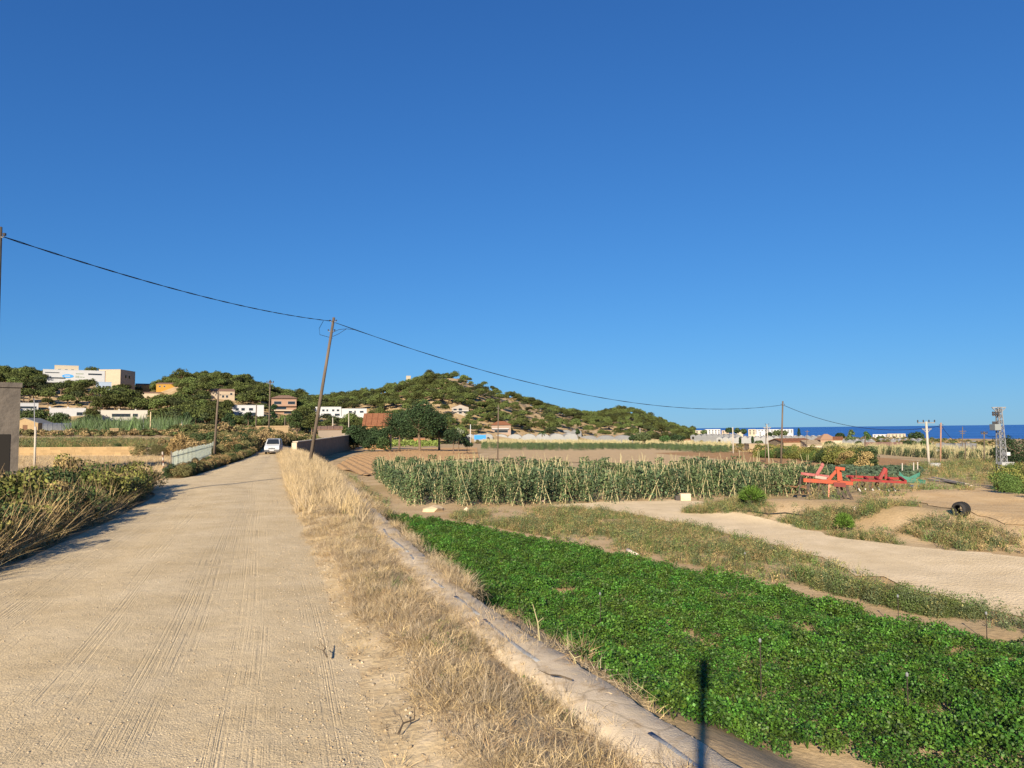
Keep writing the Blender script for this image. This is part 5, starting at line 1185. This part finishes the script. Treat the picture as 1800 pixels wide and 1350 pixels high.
pole('s1', 'slim pole with crossarm against the sea', 1692, 750, 1691, 820, 140, .1, .07, arms=[(.9, .7, ''), (1.3, .5, '')])
pole('s2', 'bare slim pole right of the one with the crossarm', 1697, 776, 1697, 826, 110, .08, .07)
pole('s3', 'pole with a short crossarm left of the lattice pylon', 1730, 759, 1730, 826, 110, .1, .08, arms=[(.3, .45, 'pins')])
pole('s4', 'short pole left of the crossarm pole', 1710, 782, 1710, 818, 130, .09, .08)
pole('s5', 'short pole right of the slim bare pole', 1716, 782, 1716, 815, 135, .09, .08)
pole('lf1', 'steel post with pale lower sleeve rising from the thicket', 60, 700, 62, 812, 60, .04, .035, m=STEEL); pole('lf2', 'pale sleeve post beside the steel post in the thicket', 62.5, 750, 61, 812, 58, .09, .08, m=CONC)
pole('lf3', 'pale wooden pole standing in the reeds', 265, 724, 264, 766, 190, .16, .13, m=mat('pale_wood', (.50, .40, .24), .9)); pole('lf4', 'thin grey pole left of the pale one in the reeds', 252, 732, 252, 762, 195, .08, .07, m=STEEL); pole('lf5', 'thin grey pole right of the reeds', 320, 738, 319, 766, 190, .08, .07, m=STEEL)
for i, (u, vt_, vb, lab) in enumerate(((1586, 814, 834, 'white stake left of the teal implement'), (1606, 813, 836, 'white stake behind the teal implement'), (1613, 812, 834, 'taller white stake right behind the teal implement'))):
    pole('st%d' % i, lab, u, vt_, u, vb, 60, .05, .045, m=CONC, name='stake', cat='stake')
def cable(label, a, b, sag, r=.022, two=False, n=36):
    o = thing('overhead_cable', label, 'cable', a); 
    for q in range(2 if two else 1):
        pts = []
        for k in range(n + 1):
            s = k / n; w_ = .014 * math.sin(s * 60 + PI * q) if two else 0
            pts.append((b - a) * s + Vector((0, 0, -sag * 4 * s * (1 - s) + w_)) + Vector((w_, 0, 0)))
        MB().tube(pts, r, 5).build('strand', CABLE, o)
    return o
A = TOPS['left'] + Vector((.1, 0, -.33)); B = TOPS['lean'] + Vector((0, 0, -.28)); C_ = TOPS['mid'] + Vector((0, 0, -.5)); D_ = TOPS['wood2'] + Vector((0, 0, -.35))
cable('long twisted black cable from the left edge to the leaning pole', A, B, .45, .015, True)
cable('sagging black cable from the leaning pole to the wooden pole right of centre', B + Vector((.1, 0, -.1)), C_, 2.6, .018, True)
cable('black cable descending from the wooden pole right of centre towards the pylon', C_, TOPS['wood2'] + Vector((0, 0, -.4)), 1.6, .03)
cable('black cable from the reddish pole to the slim poles', D_, TOPS['s2'] + Vector((0, 0, -.3)), .8, .025)
jl = thing('cable_loop', 'slack loops of cable hanging at the top of the leaning pole', 'cable', B)
for q in (-.38, -.62): MB().tube([(-.75, 0, .05), (-1.05, 0, -.5), (-1.0, 0, -.95), (-.3, 0, -1.15), (-.08, 0, q - .6)], .016, 5).build('loop', CABLE, jl)
for q in (-.7, -1.0): MB().tube([(-.1, 0, q - .1), (.35, 0, q + .1), (.9, 0, -.55), (1.5, 0, -.62)], .016, 5).build('loop', CABLE, jl)
cable('thin wire from the fence pole towards the tall pole behind the van', TOPS['fence'] + Vector((0, 0, -.2)), TOPS['van'] + Vector((0, 0, -1)), .5, .012)
cable('thin wire from the tall pole behind the van to the pole in the centre fields', TOPS['van'] + Vector((0, 0, -1)), TOPS['field'] + Vector((0, 0, -.3)), 1.6, .014)
# lattice pylon with transformer
g = G(1762, 829); s = g.y / FPX; Ht = (829 - 717) * s; t = thing('lattice_pylon', 'steel lattice pylon with a grey transformer, far right', 'pylon', g)
m = MB(); w0 = 6.2 * s; w1 = 2.9 * s
cor = lambda z, sx, sy: Vector((sx * (w0 + (w1 - w0) * z / Ht), sy * (w0 + (w1 - w0) * z / Ht), z))
for sx in (-1, 1):
    for sy in (-1, 1): m.bar(cor(-.5, sx, sy), cor(Ht, sx, sy), .07)
m.build('legs', STEEL, t); m = MB(); nb = 11
for k in range(nb):
    za, zb_ = Ht * k / nb, Ht * (k + 1) / nb
    for (a, b) in (((-1, -1), (1, -1)), ((1, -1), (1, 1)), ((1, 1), (-1, 1)), ((-1, 1), (-1, -1))):
        m.bar(cor(za, *a), cor(zb_, *b), .036); m.bar(cor(za, *b), cor(zb_, *a), .036); m.bar(cor(zb_, *a), cor(zb_, *b), .036)
m.build('bracing', STEEL, t)
m = MB(); m.bar((-12 * s, 0, Ht), (12 * s, 0, Ht), .12); m.bar((-12 * s, 0, Ht), (-w1, 0, Ht - 9 * s), .07); m.bar((12 * s, 0, Ht), (w1, 0, Ht - 9 * s), .07); m.build('crossarm', STEEL, t)
for k, x in enumerate((-14, -10, -5)): MB().lathe([(0, 0), (.07, 0), (.12, .1), (.07, .2), (.12, .3), (.06, .42), (0, .42)], 8, (x * s, -.3, Ht - 14 * s)).build('insulator', PORC, t)
m = MB(); m.bar((-15 * s, -.3, Ht - 14.5 * s), (0, 0, Ht - 14.5 * s), .07); m.build('bracket', STEEL, t)
m = MB(); m.box(-14 * s, -3 * s, -.5, .4, Ht - 40 * s, Ht - 29 * s); tr_ = m.build('transformer', mat('transformer_grey', (.20, .22, .22), .6), t, bevel=.04)
for x in (-12.5, -10, -7.5, -5): MB().lathe([(.05, 0), (.08, .06), (.05, .12), (.08, .18), (.03, .3)], 8, (x * s, -.05, Ht - 29 * s)).build('bushing', PORC, tr_)
m = MB(); m.box(5 * s, 11 * s, -.4, .3, 28 * s, 34 * s); m.build('meter_box', WHITE, t)
m = MB(); m.box(-10 * s, 12 * s, -.9, -.15, -.4, 17 * s); m.build('cabinet', mat('cabinet_grey', (.28, .285, .28), .7, (.33, .335, .33), 2), t, bevel=.03)
cable('black cable from the slim crossarm pole up to the lattice pylon', TOPS['s3'] + Vector((0, 0, -.2)), g + Vector((0, 0, Ht * .6)), .5, .025)

# ---------------------------------------------------------------- van
vp = G(481, 797); vp.z = float(zroad(np.array([vp.x]), np.array([vp.y]), np.array([.4]))[0]) + .01
van = thing('white_van', 'white van with dark windscreen driving towards the viewer on the dirt road', 'van', vp, math.atan2(-1, .22))
PAINT = mat('van_white', (.46, .47, .48), .4, (.50, .51, .52), 3, spec=.5); RUBB = mat('tyre_rubber', (.02, .02, .02), .85); TRIM = mat('grey_bumper', (.10, .10, .105), .7)
out = [(-2.0, .34), (-2.02, 1.0), (-1.95, 1.68), (-1.5, 1.80), (-.3, 1.84), (.45, 1.76), (1.15, 1.16), (1.75, .98), (2.0, .82), (2.03, .55), (1.95, .34)]
hwf = lambda z: .86 - .15 * max(0, (z - .98) / .85) ** 1.3
m = MB(); n = len(out); vs = [(x, -hwf(z), z) for x, z in out] + [(x, hwf(z), z) for x, z in out]
m.add(vs, [tuple(range(n)), tuple(range(2 * n - 1, n - 1, -1))] + [(i, (i + 1) % n, (i + 1) % n + n, i + n) for i in range(n)]); body = m.build('body', PAINT, van, bevel=.05)
def lerp(a, b, k): return tuple(a[i] + (b[i] - a[i]) * k for i in range(len(a)))
a0, a1 = (1.19, 1.20), (.50, 1.74)
m = MB(); nx = .055
m.add([(a0[0] + nx, -.70, a0[1] + nx), (a0[0] + nx, .70, a0[1] + nx), (a1[0] + nx, .60, a1[1] - .02 + nx), (a1[0] + nx, -.60, a1[1] - .02 + nx), (a0[0] - .02, -.70, a0[1]), (a0[0] - .02, .70, a0[1]), (a1[0] - .02, .60, a1[1] - .02), (a1[0] - .02, -.60, a1[1] - .02)],
      [(0, 1, 2, 3), (0, 4, 5, 1), (2, 6, 7, 3), (1, 5, 6, 2), (0, 3, 7, 4)]); m.build('windscreen', GLASS, van)
for sgn in (-1, 1):
    m = MB(); yq = lambda z: sgn * (hwf(z) + .012)
    m.add([(.95, yq(1.15), 1.15), (-.35, yq(1.15), 1.15), (-.35, yq(1.64), 1.64), (.42, yq(1.64), 1.64), (.95, yq(1.15) - sgn * .05, 1.15), (-.35, yq(1.15) - sgn * .05, 1.15), (-.35, yq(1.64) - sgn * .05, 1.64), (.42, yq(1.64) - sgn * .05, 1.64)], [(0, 1, 2, 3), (0, 4, 5, 1), (1, 5, 6, 2), (2, 6, 7, 3), (3, 7, 4, 0)]); m.build('side_window', GLASS, van)
    MB().box(.62, .80, sgn * .90 - .09, sgn * .90 + .09, 1.12, 1.30).build('mirror', mat('mirror_black', (.03, .03, .03), .5), van, bevel=.03)
    m = MB(); m.add([(1.86, sgn * .42, .80), (1.86, sgn * .80, .80), (1.72, sgn * .83, 1.0), (1.80, sgn * .50, 1.0), (2.04, sgn * .42, .78), (1.93, sgn * .80, .78), (1.80, sgn * .82, .985), (1.90, sgn * .50, .975)], [(4, 5, 6, 7), (0, 4, 7, 3), (0, 1, 5, 4), (1, 2, 6, 5), (2, 3, 7, 6)]); m.build('headlight', mat('lamp_glass', (.55, .57, .6), .15, spec=.6), van)
    for xw in (1.25, -1.35):
        wh = bpy.data.objects.new('wheel', None); COL.objects.link(wh); wh.parent = van; wh.location = (xw, sgn * .74, .31)
        MB().lathe([(.19, -.10), (.29, -.10), (.315, -.06), (.315, .06), (.29, .10), (.19, .10)], 20, axis='y').build('tyre', RUBB, wh, True); MB().lathe([(0, sgn * .06), (.12, sgn * .07), (.19, sgn * .085), (.20, -sgn * .08)], 16, axis='y').build('rim', STEEL, wh, True)
MB().box(1.9, 2.10, -.84, .84, .30, .56).build('bumper', TRIM, van, bevel=.05); MB().box(1.95, 2.05, -.40, .40, .62, .76).build('grille', TRIM, van, bevel=.02)
MB().box(2.10, 2.115, -.26, .26, .40, .51).build('number_plate', WHITE, van); MB().box(2.04, 2.06, -.11, .11, .64, .78).build('badge', mat('chrome', (.6, .6, .6), .2, metal=1), van)

# ---------------------------------------------------------------- farm implements (shapes in picture units at their own distance)
class Loc:
    def __init__(s, name, label, cat, u, v, yaw=0.0, Y=None):
        s.g = G(u, v) if Y is None else GY(u, Y, v); s.k = s.g.y / FPX; s.u = u; s.v = v
        if Y is not None: s.v = PX(s.g)[1]
        s.t = thing(name, label, cat, s.g, -math.atan2(s.g.x, s.g.y) + yaw)
    def p(s, u, v, y=0.0): return Vector(((u - s.u) * s.k, y, (s.v - v) * s.k))
ORANGE = mat('orange_paint', (.42, .055, .010), .65, (.25, .055, .025), 3.5, .15, 30, spec=.4); REDP = mat('red_paint', (.29, .010, .006), .65, (.13, .016, .012), 3.5, .15, 30, spec=.4); PINKP = mat('faded_red_paint', (.26, .06, .058), .8, (.34, .13, .12), 4)
DKST = mat('worn_dark_steel', (.045, .038, .034), .6, (.09, .065, .05), 7, .3, 30, metal=.4); SHINY = mat('worn_bright_steel', (.50, .49, .47), .35, metal=.8); TEAL = mat('teal_paint', (.022, .12, .085), .65, (.04, .16, .115), 5, .2, 20)
S = Loc('subsoiler', 'bright orange subsoiler with dark curved tines on the earth mound', 'farm implement', 1468, 877, .05)
MB().bar(S.p(1418, 845), S.p(1497, 849.5), 10 * S.k, 6.5 * S.k).build('main_beam', ORANGE, S.t, bevel=.01)
MB().bar(S.p(1466, 851, -.28), S.p(1485, 852, -.28), .10, 7 * S.k).build('clamp_plate', mat('dark_red_plate', (.16, .035, .03), .7), S.t)
for y in (-.12, .12): MB().bar(S.p(1477 + y * 20, 846, y), S.p(1475.5 + y * 10, 822, y), .09, 4.2 * S.k, up=(0, 1, 0)).build('mast', ORANGE, S.t)
MB().bar(S.p(1470, 823), S.p(1485, 825), .24, 5 * S.k).build('mast_head', ORANGE, S.t); MB().bar(S.p(1457, 846), S.p(1475, 824), .10, 5.2 * S.k, up=(0, 1, 0)).build('brace', ORANGE, S.t)
MB().bar(S.p(1459.5, 848), S.p(1457.5, 877), .05, .05).build('stand_leg', mat('pinkish_leg', (.62, .22, .15), .7), S.t)
for (u0, w_, y, vb) in ((1425, 3.2, .12, 872), (1449, 3.2, .12, 876), (1472, 4.2, -.15, 880), (1479, 4.0, .10, 880), (1488, 4.4, -.05, 879)):
    m = MB(); prev = None; pts = [(u0, 850), (u0 - .5, 856), (u0 + .5, 862), (u0 + 2.5, 868), (u0 + 5, 873), (u0 + 7.5, vb)]
    for a, b in zip(pts, pts[1:]): m.bar(S.p(*a, y), S.p(b[0] + .15, b[1] + .5, y), .11, w_ * S.k, up=(0, 1, 0))
    m.build('tine', DKST, S.t)
S = Loc('plough', 'faded pinkish red plough behind the orange subsoiler', 'farm implement', 1435, 858, 0, 33.5)
v0 = S.v - 858
P_ = lambda u, v, y=0: S.p(u, v + v0 * 0, y)
MB().bar(P_(1411, 833), P_(1456, 838), .16, 4.5 * S.k).build('beam', PINKP, S.t); 
for y in (-.14, .14): MB().bar(P_(1436, 836, y), P_(1447, 817, y), .05, 5 * S.k, up=(0, 1, 0)).build('mast', PINKP, S.t)
MB().tube([P_(1446, 817, -.2), P_(1446, 817, .2)], 2.6 * S.k, 12).build('mast_pin', PINKP, S.t); MB().bar(P_(1434, 838), P_(1452, 841), .3, 5 * S.k).build('headstock', mat('pale_worn_paint', (.34, .27, .22), .8), S.t)
for u0 in (1409, 1424, 1440, 1452):
    m = MB(); m.add([P_(u0, 838, -.1), P_(u0 + 6, 838, .1), P_(u0 + 3, 852, .25), P_(u0 - 6, 854, -.2), P_(u0, 838, -.06), P_(u0 + 6, 838, .14), P_(u0 + 3, 852, .29), P_(u0 - 6, 854, -.16)], [(0, 1, 2, 3), (7, 6, 5, 4), (0, 4, 5, 1), (1, 5, 6, 2), (2, 6, 7, 3), (3, 7, 4, 0)]); m.build('mouldboard', DKST, S.t)
    MB().bar(P_(u0 + 2, 836), P_(u0 - 3, S.v), .06).build('leg', DKST, S.t)
S = Loc('harrow', 'rusty flat harrow frame with short tines left of the subsoiler', 'farm implement', 1388, 868, 0)
m = MB()
for y in (-.5, 0, .5): m.bar(S.p(1356, 851, y), S.p(1421, 856, y), .07, 2.2 * S.k)
for u0 in (1357, 1378, 1400, 1420): m.bar(S.p(u0, 851 + (u0 - 1356) * .075, -.5), S.p(u0, 851 + (u0 - 1356) * .075, .5), .06)
m.build('frame', RUST, S.t)
for u0 in np.arange(1359, 1421, 6.5):
    for y in (-.5, 0, .5):
        if (int(u0 * 2) + int(y * 2)) % 2 == 0: MB().bar(S.p(u0, 853, y), S.p(u0 - 1, 868.5, y), .035).build('tine', RUST, S.t)
S = Loc('cultivator', 'bright red cultivator with a row of curved tines', 'farm implement', 1541, 862, .06)
for y, du, dv in ((-.45, 0, 0), (.45, -6, -4)):
    MB().bar(S.p(1500 + du, 843 + dv, y), S.p(1586 + du, 846 + dv, y), .14, 4 * S.k).build('beam', REDP, S.t)
for u0 in (1504, 1528, 1545, 1562, 1584): MB().bar(S.p(u0, 844, -.5), S.p(u0 - 5, 840, .5), .10, 4 * S.k).build('cross_beam', REDP, S.t)
for y in (-.25, .25): MB().bar(S.p(1546, 842, y), S.p(1556, 823, y * .5), .06, 5 * S.k, up=(0, 1, 0)).build('mast', REDP, S.t)
MB().bar(S.p(1556, 842), S.p(1557, 824), .1, 4 * S.k, up=(0, 1, 0)).build('upright', REDP, S.t); MB().bar(S.p(1510, 842), S.p(1510, 827), .03).build('pin', RUST, S.t)
for i, u0 in enumerate((1512, 1522, 1533, 1544, 1556, 1568)):
    y = (-.45, .45)[i % 2]; m = MB(); pts = [(u0, 847), (u0 - 3, 851), (u0 - 3, 856), (u0, 860), (u0 + 3, 863)]
    for a, b in zip(pts, pts[1:]): m.bar(S.p(*a, y), S.p(*b, y), .06, 2.6 * S.k, up=(0, 1, 0))
    tn = m.build('tine', DKST, S.t); MB().bar(S.p(u0, 857.5, y - .05), S.p(u0 + 3.5, 863.5, y - .05), .10, 2.0 * S.k, up=(0, 1, 0)).build('share', SHINY, tn)
    MB().tube([S.p(u0, 848, y - .1), S.p(u0 + 1.5, 852, y - .12), S.p(u0 - 1, 856, y - .1)], .03, 6).build('spring', RUST, tn)
S = Loc('ridger', 'teal green ridger with raised wing plates', 'farm implement', 1605, 857, 0)
def plate(t, pts, th_, mm, nm):
    m = MB(); n = len(pts); m.add([S.p(*q) for q in pts] + [S.p(*q) + Vector((0, th_, 0)) for q in pts], [tuple(range(n)), tuple(range(2 * n - 1, n - 1, -1))] + [(i, i + n, (i + 1) % n + n, (i + 1) % n) for i in range(n)]); return m.build(nm, mm, t)
plate(S.t, [(1585, 829, -.1), (1592, 837, -.12), (1612, 842, -.1), (1625, 844, .2), (1624, 848, .2), (1603, 849, -.2), (1590, 845, -.2), (1585, 838, -.15)], .05, TEAL, 'wing_plate')
plate(S.t, [(1600, 839, .1), (1610, 834, .15), (1617, 830, .2), (1616, 837, .2), (1608, 843, .1)], .05, TEAL, 'wing_plate'); MB().bar(S.p(1594, 846), S.p(1624, 847.5), .30, 5 * S.k).build('beam', TEAL, S.t)
MB().bar(S.p(1592, 846), S.p(1599, 853), .06).build('arm', DKST, S.t); MB().bar(S.p(1622, 847), S.p(1624, 857), .06).build('leg', DKST, S.t); MB().bar(S.p(1590, 845), S.p(1588, 857), .06).build('leg', DKST, S.t)
S = Loc('blue_drum', 'cut blue plastic drum under the teal ridger', 'drum', 1609, 860, 0)
MB().lathe([(0, 0), (.9, 0), (1.0, .12), (1.0, .4), (.94, .42), (.94, .1), (0, .06)], 18).build('tub', mat('blue_plastic', (.015, .07, .50), .45, spec=.4), S.t, True).scale = (8.5 * S.k,) * 2 + (16 * S.k,)
# planks, tyre, blocks, stones
S = Loc('plank_stack', 'long weathered planks lying in the yard grass', 'planks', 1670, 850, 0); PLK = mat('weathered_plank', (.36, .30, .24), .9, (.46, .40, .32), 3, .3, 20, stretch=(.2, 4, 4))
for i, (a, b, z) in enumerate((((1628, 842), (1690, 853), .05), ((1632, 845), (1668, 849), .05), ((1660, 848), (1708, 857), .12), ((1640, 843), (1700, 855.5), .18))):
    q0 = G(*a) - S.g; q1 = G(*b) - S.g; o = MB().bar(q0 + Vector((0, 0, z)), q1 + Vector((0, 0, z)), .2, .05).build('plank', PLK, S.t); S.t.rotation_euler = (0, 0, 0)
S = Loc('old_tyre', 'worn black tyre standing upright on the mound edge', 'tyre', 1690, 907, -.55); r_ = 12.5 * S.k
o = MB().lathe([(r_ * .62, -.17), (r_ * .82, -.19), (r_ * .97, -.15), (r_, -.07), (r_, .07), (r_ * .97, .15), (r_ * .82, .19), (r_ * .62, .17), (r_ * .60, .12), (r_ * .86, .09), (r_ * .90, 0), (r_ * .86, -.09), (r_ * .60, -.12), (r_ * .62, -.17)], 30, (0, 0, r_ - .02), 'y').build('carcass', mat('old_rubber', (.022, .021, .021), .7, (.035, .033, .031), 6, .4, 25), S.t, True)
m = MB()
for k in range(30):
    a = 2 * PI * k / 30
    for sg in (-1, 1):
        c = Vector((math.cos(a) * (r_ + .006), sg * .055, r_ - .02 + math.sin(a) * (r_ + .006))); tv = Vector((-math.sin(a), 0, math.cos(a))); m.bar(c - tv * .012 + Vector((0, -.045, 0)), c + tv * .012 + Vector((0, .045, 0)), .018, .016)
m.build('tread', RUBB, S.t)
S = Loc('concrete_block', 'pale square concrete block at the edge of the bean field', 'block', 1206, 880, .2); w_ = 9 * S.k; o = MB().box(-w_, w_, 0, w_ * 1.6, -.1, 12 * S.k).build('block', CEMENT, S.t, bevel=.03)
MB().box(-w_ * 1.9, -w_ * .9, .1, .5, -.1, 8 * S.k).build('dark_rubble', mat('dark_rubble', (.07, .06, .055), .9), S.t, bevel=.04)
def stone(label, u, v, w_, h_, m=CEMENT, seed=0):
    S = Loc('stone', label, 'stone', u, v, seed * .7); r = np.random.default_rng(seed); bm = bmesh.new(); bmesh.ops.create_icosphere(bm, subdivisions=2, radius=1)
    for q in bm.verts:
        k = 1 + r.normal(0, .10); q.co = Vector((q.co.x * w_ / 2 * S.k * k, q.co.y * w_ / 2.4 * S.k * k, max(-.3, q.co.z) * h_ * S.k * k))
    me = bpy.data.meshes.new('stone'); bm.to_mesh(me); bm.free(); link('rock', me, m, S.t)
stone('pale rounded sand heap at the bean field corner', 763, 898, 44, 10, mat('sand_heap', (.52, .40, .25), .95), 1); stone('pink stone at the foot of the bean rows', 956, 882, 14, 5, mat('pink_stone', (.50, .36, .28), .9), 2)
stone('small grey stone on the mound behind the round bush', 1503, 896, 9, 6, CEMENT, 3); stone('small pale stone at the foot of the front bean rows', 820, 899, 12, 7, CEMENT, 4)
S = Loc('clay_pipe', 'short pale clay pipe lying at the parsley edge', 'pipe', 1110, 974, 0); m = MB(); a = S.p(1103, 967, .1) + Vector((0, 0, -.02)); b = S.p(1121, 974, -.3)
m.tube([a, b], 3.6 * S.k, 12); m.build('pipe', mat('pale_clay', (.60, .50, .40), .8), S.t, True)
S = Loc('water_tank', 'small white and grey tank lying below the poles', 'tank', 1645, 829, 0, 80); MB().lathe([(0, -.5), (.26, -.5), (.32, -.42), (.32, .42), (.26, .5), (0, .5)], 16, (0, 0, .35), 'x').build('drum', mat('tank_white', (.34, .34, .34), .5), S.t, True); MB().box(-.4, .4, -.2, .2, -.2, .08).build('cradle', DKST, S.t)
# bushes on the mound, hose
def round_bush(label, u, vb, w_, h_, dark=0):
    S = Loc('round_bush', label, 'bush', u, vb); r = np.random.default_rng(int(u)); R = w_ / 2 * S.k; H = h_ * S.k; Vs = []; Fs = []
    q = []
    for k in range(520):
        d = rand_dirs(1, r)[0]; d[2] = abs(d[2]) * 1.0 - .12; p0 = np.array((0, 0, H * .25)) + d * np.array((R * .45, R * .45, H * .4)); p1 = np.array((0, 0, H * .35)) + d * np.array((R, R, H * .66)) * r.uniform(.85, 1.08) + np.array((0, 0, .05))
        sd_ = np.cross(d, rand_dirs(1, r)[0]) * .02; mid = (p0 + p1) / 2
        q.append((np.array([p0, mid + sd_, p1, mid - sd_]), np.array([[0, 1, 2, 3]])))
        if k % 2 == 0: q.append(leaf_quads(np.array([p1 * .9 + p0 * .1, p1 * .75 + p0 * .25, p1 * .6 + p0 * .4]), .08, r, .3, up=1.0))
    link('foliage', mesh_np('foliage', *join(q)), mat('broom_green', (.085, .155, .022), .75, None, island=.5), S.t); MB().tube([(0, 0, -.1), (0, 0, H * .4)], [.05, .03], 6).build('stem', BARK, S.t)
round_bush('round bright green bush on the mound left of the rusty harrow', 1322, 888, 50, 36); round_bush('smaller round green bush on the slope above the dirt track', 1485, 936, 36, 36)
S = Loc('irrigation_hose', 'black irrigation hose snaking over the earth mound', 'hose', 1330, 895); m = MB()
pts = []
for u, v in ((1200, 899), (1240, 898), (1265, 893), (1290, 899), (1320, 900), (1350, 905), (1380, 903), (1400, 906), (1440, 909), (1475, 916)):
    q = G(u, v) - S.g; q.z += .03; pts.append(q)
m.tube(pts, .03, 6); S.t.rotation_euler = (0, 0, 0); m.build('tube', mat('black_hose', (.02, .02, .02), .6), S.t)
# loose grit, stones and litter on road and verge
def pebble(rng):
    bm = bmesh.new(); bmesh.ops.create_icosphere(bm, subdivisions=1, radius=1); V = np.array([v.co[:] for v in bm.verts]) * (1 + rng.normal(0, .16, (len(bm.verts), 1))); F = np.array([[v.index for v in f.verts] for f in bm.faces]); bm.free(); V[:, 2] *= .6; return V, F
C_PEB = protos('pebble', [pebble(rg) for _ in range(5)], [mat('pebble_tan', (.38, .29, .18), .9, None, rnd=.35), mat('pebble_grey', (.30, .26, .20), .9, None, rnd=.35), mat('pebble_pale', (.44, .36, .25), .9, None, rnd=.25)])
n = 5200; y = 3.2 + 26 * rg.random(n) ** 1.6; k = rg.random(n); k = np.where(rg.random(n) < .45, .86 + .14 * k, k); a = fLe(y); b = fR(y); x = a + (b - a) * k
scatter('road_grit', np.stack([x, y, zroad(x, y, k) + .002], -1), C_PEB, rg, .004, .013, 'loose grit and pebbles on the dirt road', 'gravel', .5)
P, k = verge_pts(2600, 3.2, 24, -.02, 1.1, rg)
scatter('verge_stones', P + np.array((0, 0, .004)), C_PEB, rg, .005, .022, 'small stones scattered over the verge', 'stones', .5)
P, k = verge_pts(420, 3.4, 26, .35, 1.0, rg); kp = vnoise(P[:, 0] * 1.5 + 8, P[:, 1] * 1.5) > .66
scatter('verge_weeds', P[kp], C_WEED, rg, .25, .6, 'few small green weeds among the dry verge grass', 'weeds', .3)
yy = rg.uniform(3.6, 30, 1500); P = np.array([walltop(q, -.72 + .5 * abs(d)) for q, d in zip(yy, rg.normal(0, .55, 1500))]); kp = vnoise(yy * .9 + 5, P[:, 0] * .8) + .15 * rg.normal(size=1500) > .44
scatter('wall_top_grass', P[kp] - np.array((0, 0, .03)), C_DRY, rg, .35, 1.0, 'dry grass creeping over the inner half of the cement wall', 'grass', .5)
yy = rg.uniform(3.6, 24, 700); P = np.array([walltop(q, -.68 * d) for q, d in zip(yy, rg.random(700))])
scatter('wall_grit', P, C_PEB, rg, .005, .018, 'grit and crumbs lying on the cement wall top', 'gravel', .5)
# sprinkler stakes and dry stalks in the parsley
for i, (u, vt_, vb, lab) in enumerate(((1339, 1135, 1262, 'thin sprinkler stake in the middle of the parsley near the track shadow'), (1597, 1193, 1275, 'thin sprinkler stake near the right of the parsley'), (1580, 1052, 1112, 'thin stake at the far edge of the parsley, left of two'),
        (1735, 1082, 1130, 'thin stake at the far edge of the parsley, right of two'), (1055, 1048, 1112, 'thin stake in the left half of the parsley'), (1310, 975, 1010, 'short stake on the weeds above the parsley'))):
    g = G(u, vb); h_ = (vb - vt_) * g.y / FPX; t = thing('sprinkler_stake', lab, 'stake', g, 0, 'sprinkler stakes'); MB().tube([(0, 0, -.1), (.01, 0, h_)], .007, 5).build('rod', DKST, t); MB().lathe([(0, 0), (.015, 0), (.018, .03), (0, .05)], 8, (.01, 0, h_)).build('nozzle', STEEL, t)
for i, (u, vt_, vb, lab) in enumerate(((950, 1068, 1130, 'pale dry stalk rising beside the wall edge'), (1020, 1150, 1172, 'short pale dry stalk beside the wall edge'))):
    g = walltop(float(np.interp(u, [950, 1020], [8.9, 8.0])), -.02); h_ = (vb - vt_) * g.y / FPX; t = thing('dry_stalk', lab, 'stalk', g); MB().tube([(0, 0, -.1), (-.03, 0, h_ * .5), (-.09, .02, h_)], [.012, .009, .004], 5).build('stem', CANE, t)
    MB().tube([(-.03, 0, h_ * .5), (.04, .02, h_ * .62)], [.006, .003], 4).build('twig', CANE, t)
for i, (u, v, lab) in enumerate(((640, 1075, 'broken dark stick on the sandy road edge'), (700, 1290, 'bent dry stem on the verge in the foreground'), (1005, 1195, 'thin dry twig lying on the cement wall top'), (575, 1155, 'small twig lying on the road'))):
    g = G(u, v, .06); a = RND.uniform(0, 3.1); t = thing('dry_twig', lab, 'twig', g, a); MB().tube([(0, 0, 0), (.12, .02, .04), (.24, -.02, .03), (.34, .03, .09)], [.010, .009, .007, .003], 5).build('stick', mat('dark_twig', (.10, .075, .05), .9), t); MB().tube([(.12, .02, .04), (.2, .1, .07)], [.006, .003], 4).build('twig', mat('dark_twig', (.10, .075, .05), .9), t)
# the post behind the viewpoint whose shadow lies on the parsley
hit = G(1238, 1188); base = Vector((-.45, -1.65, 0)); base.x = hit.x - (hit.y + 1.65) * math.tan(SUN_AZ); D = math.hypot(hit.x - base.x, hit.y - base.y); ht = hit.z + .25 + D * math.tan(SUN_EL)
t = thing('camera_pole', 'slim pole on the road whose narrow shadow falls on the parsley', 'pole', base); MB().tube([(0, 0, -.3), (0, 0, ht - .5)], .048, 10).build('shaft', WOOD, t); MB().box(-.075, .075, -.04, .04, ht - .5, ht).build('head', WOOD, t)
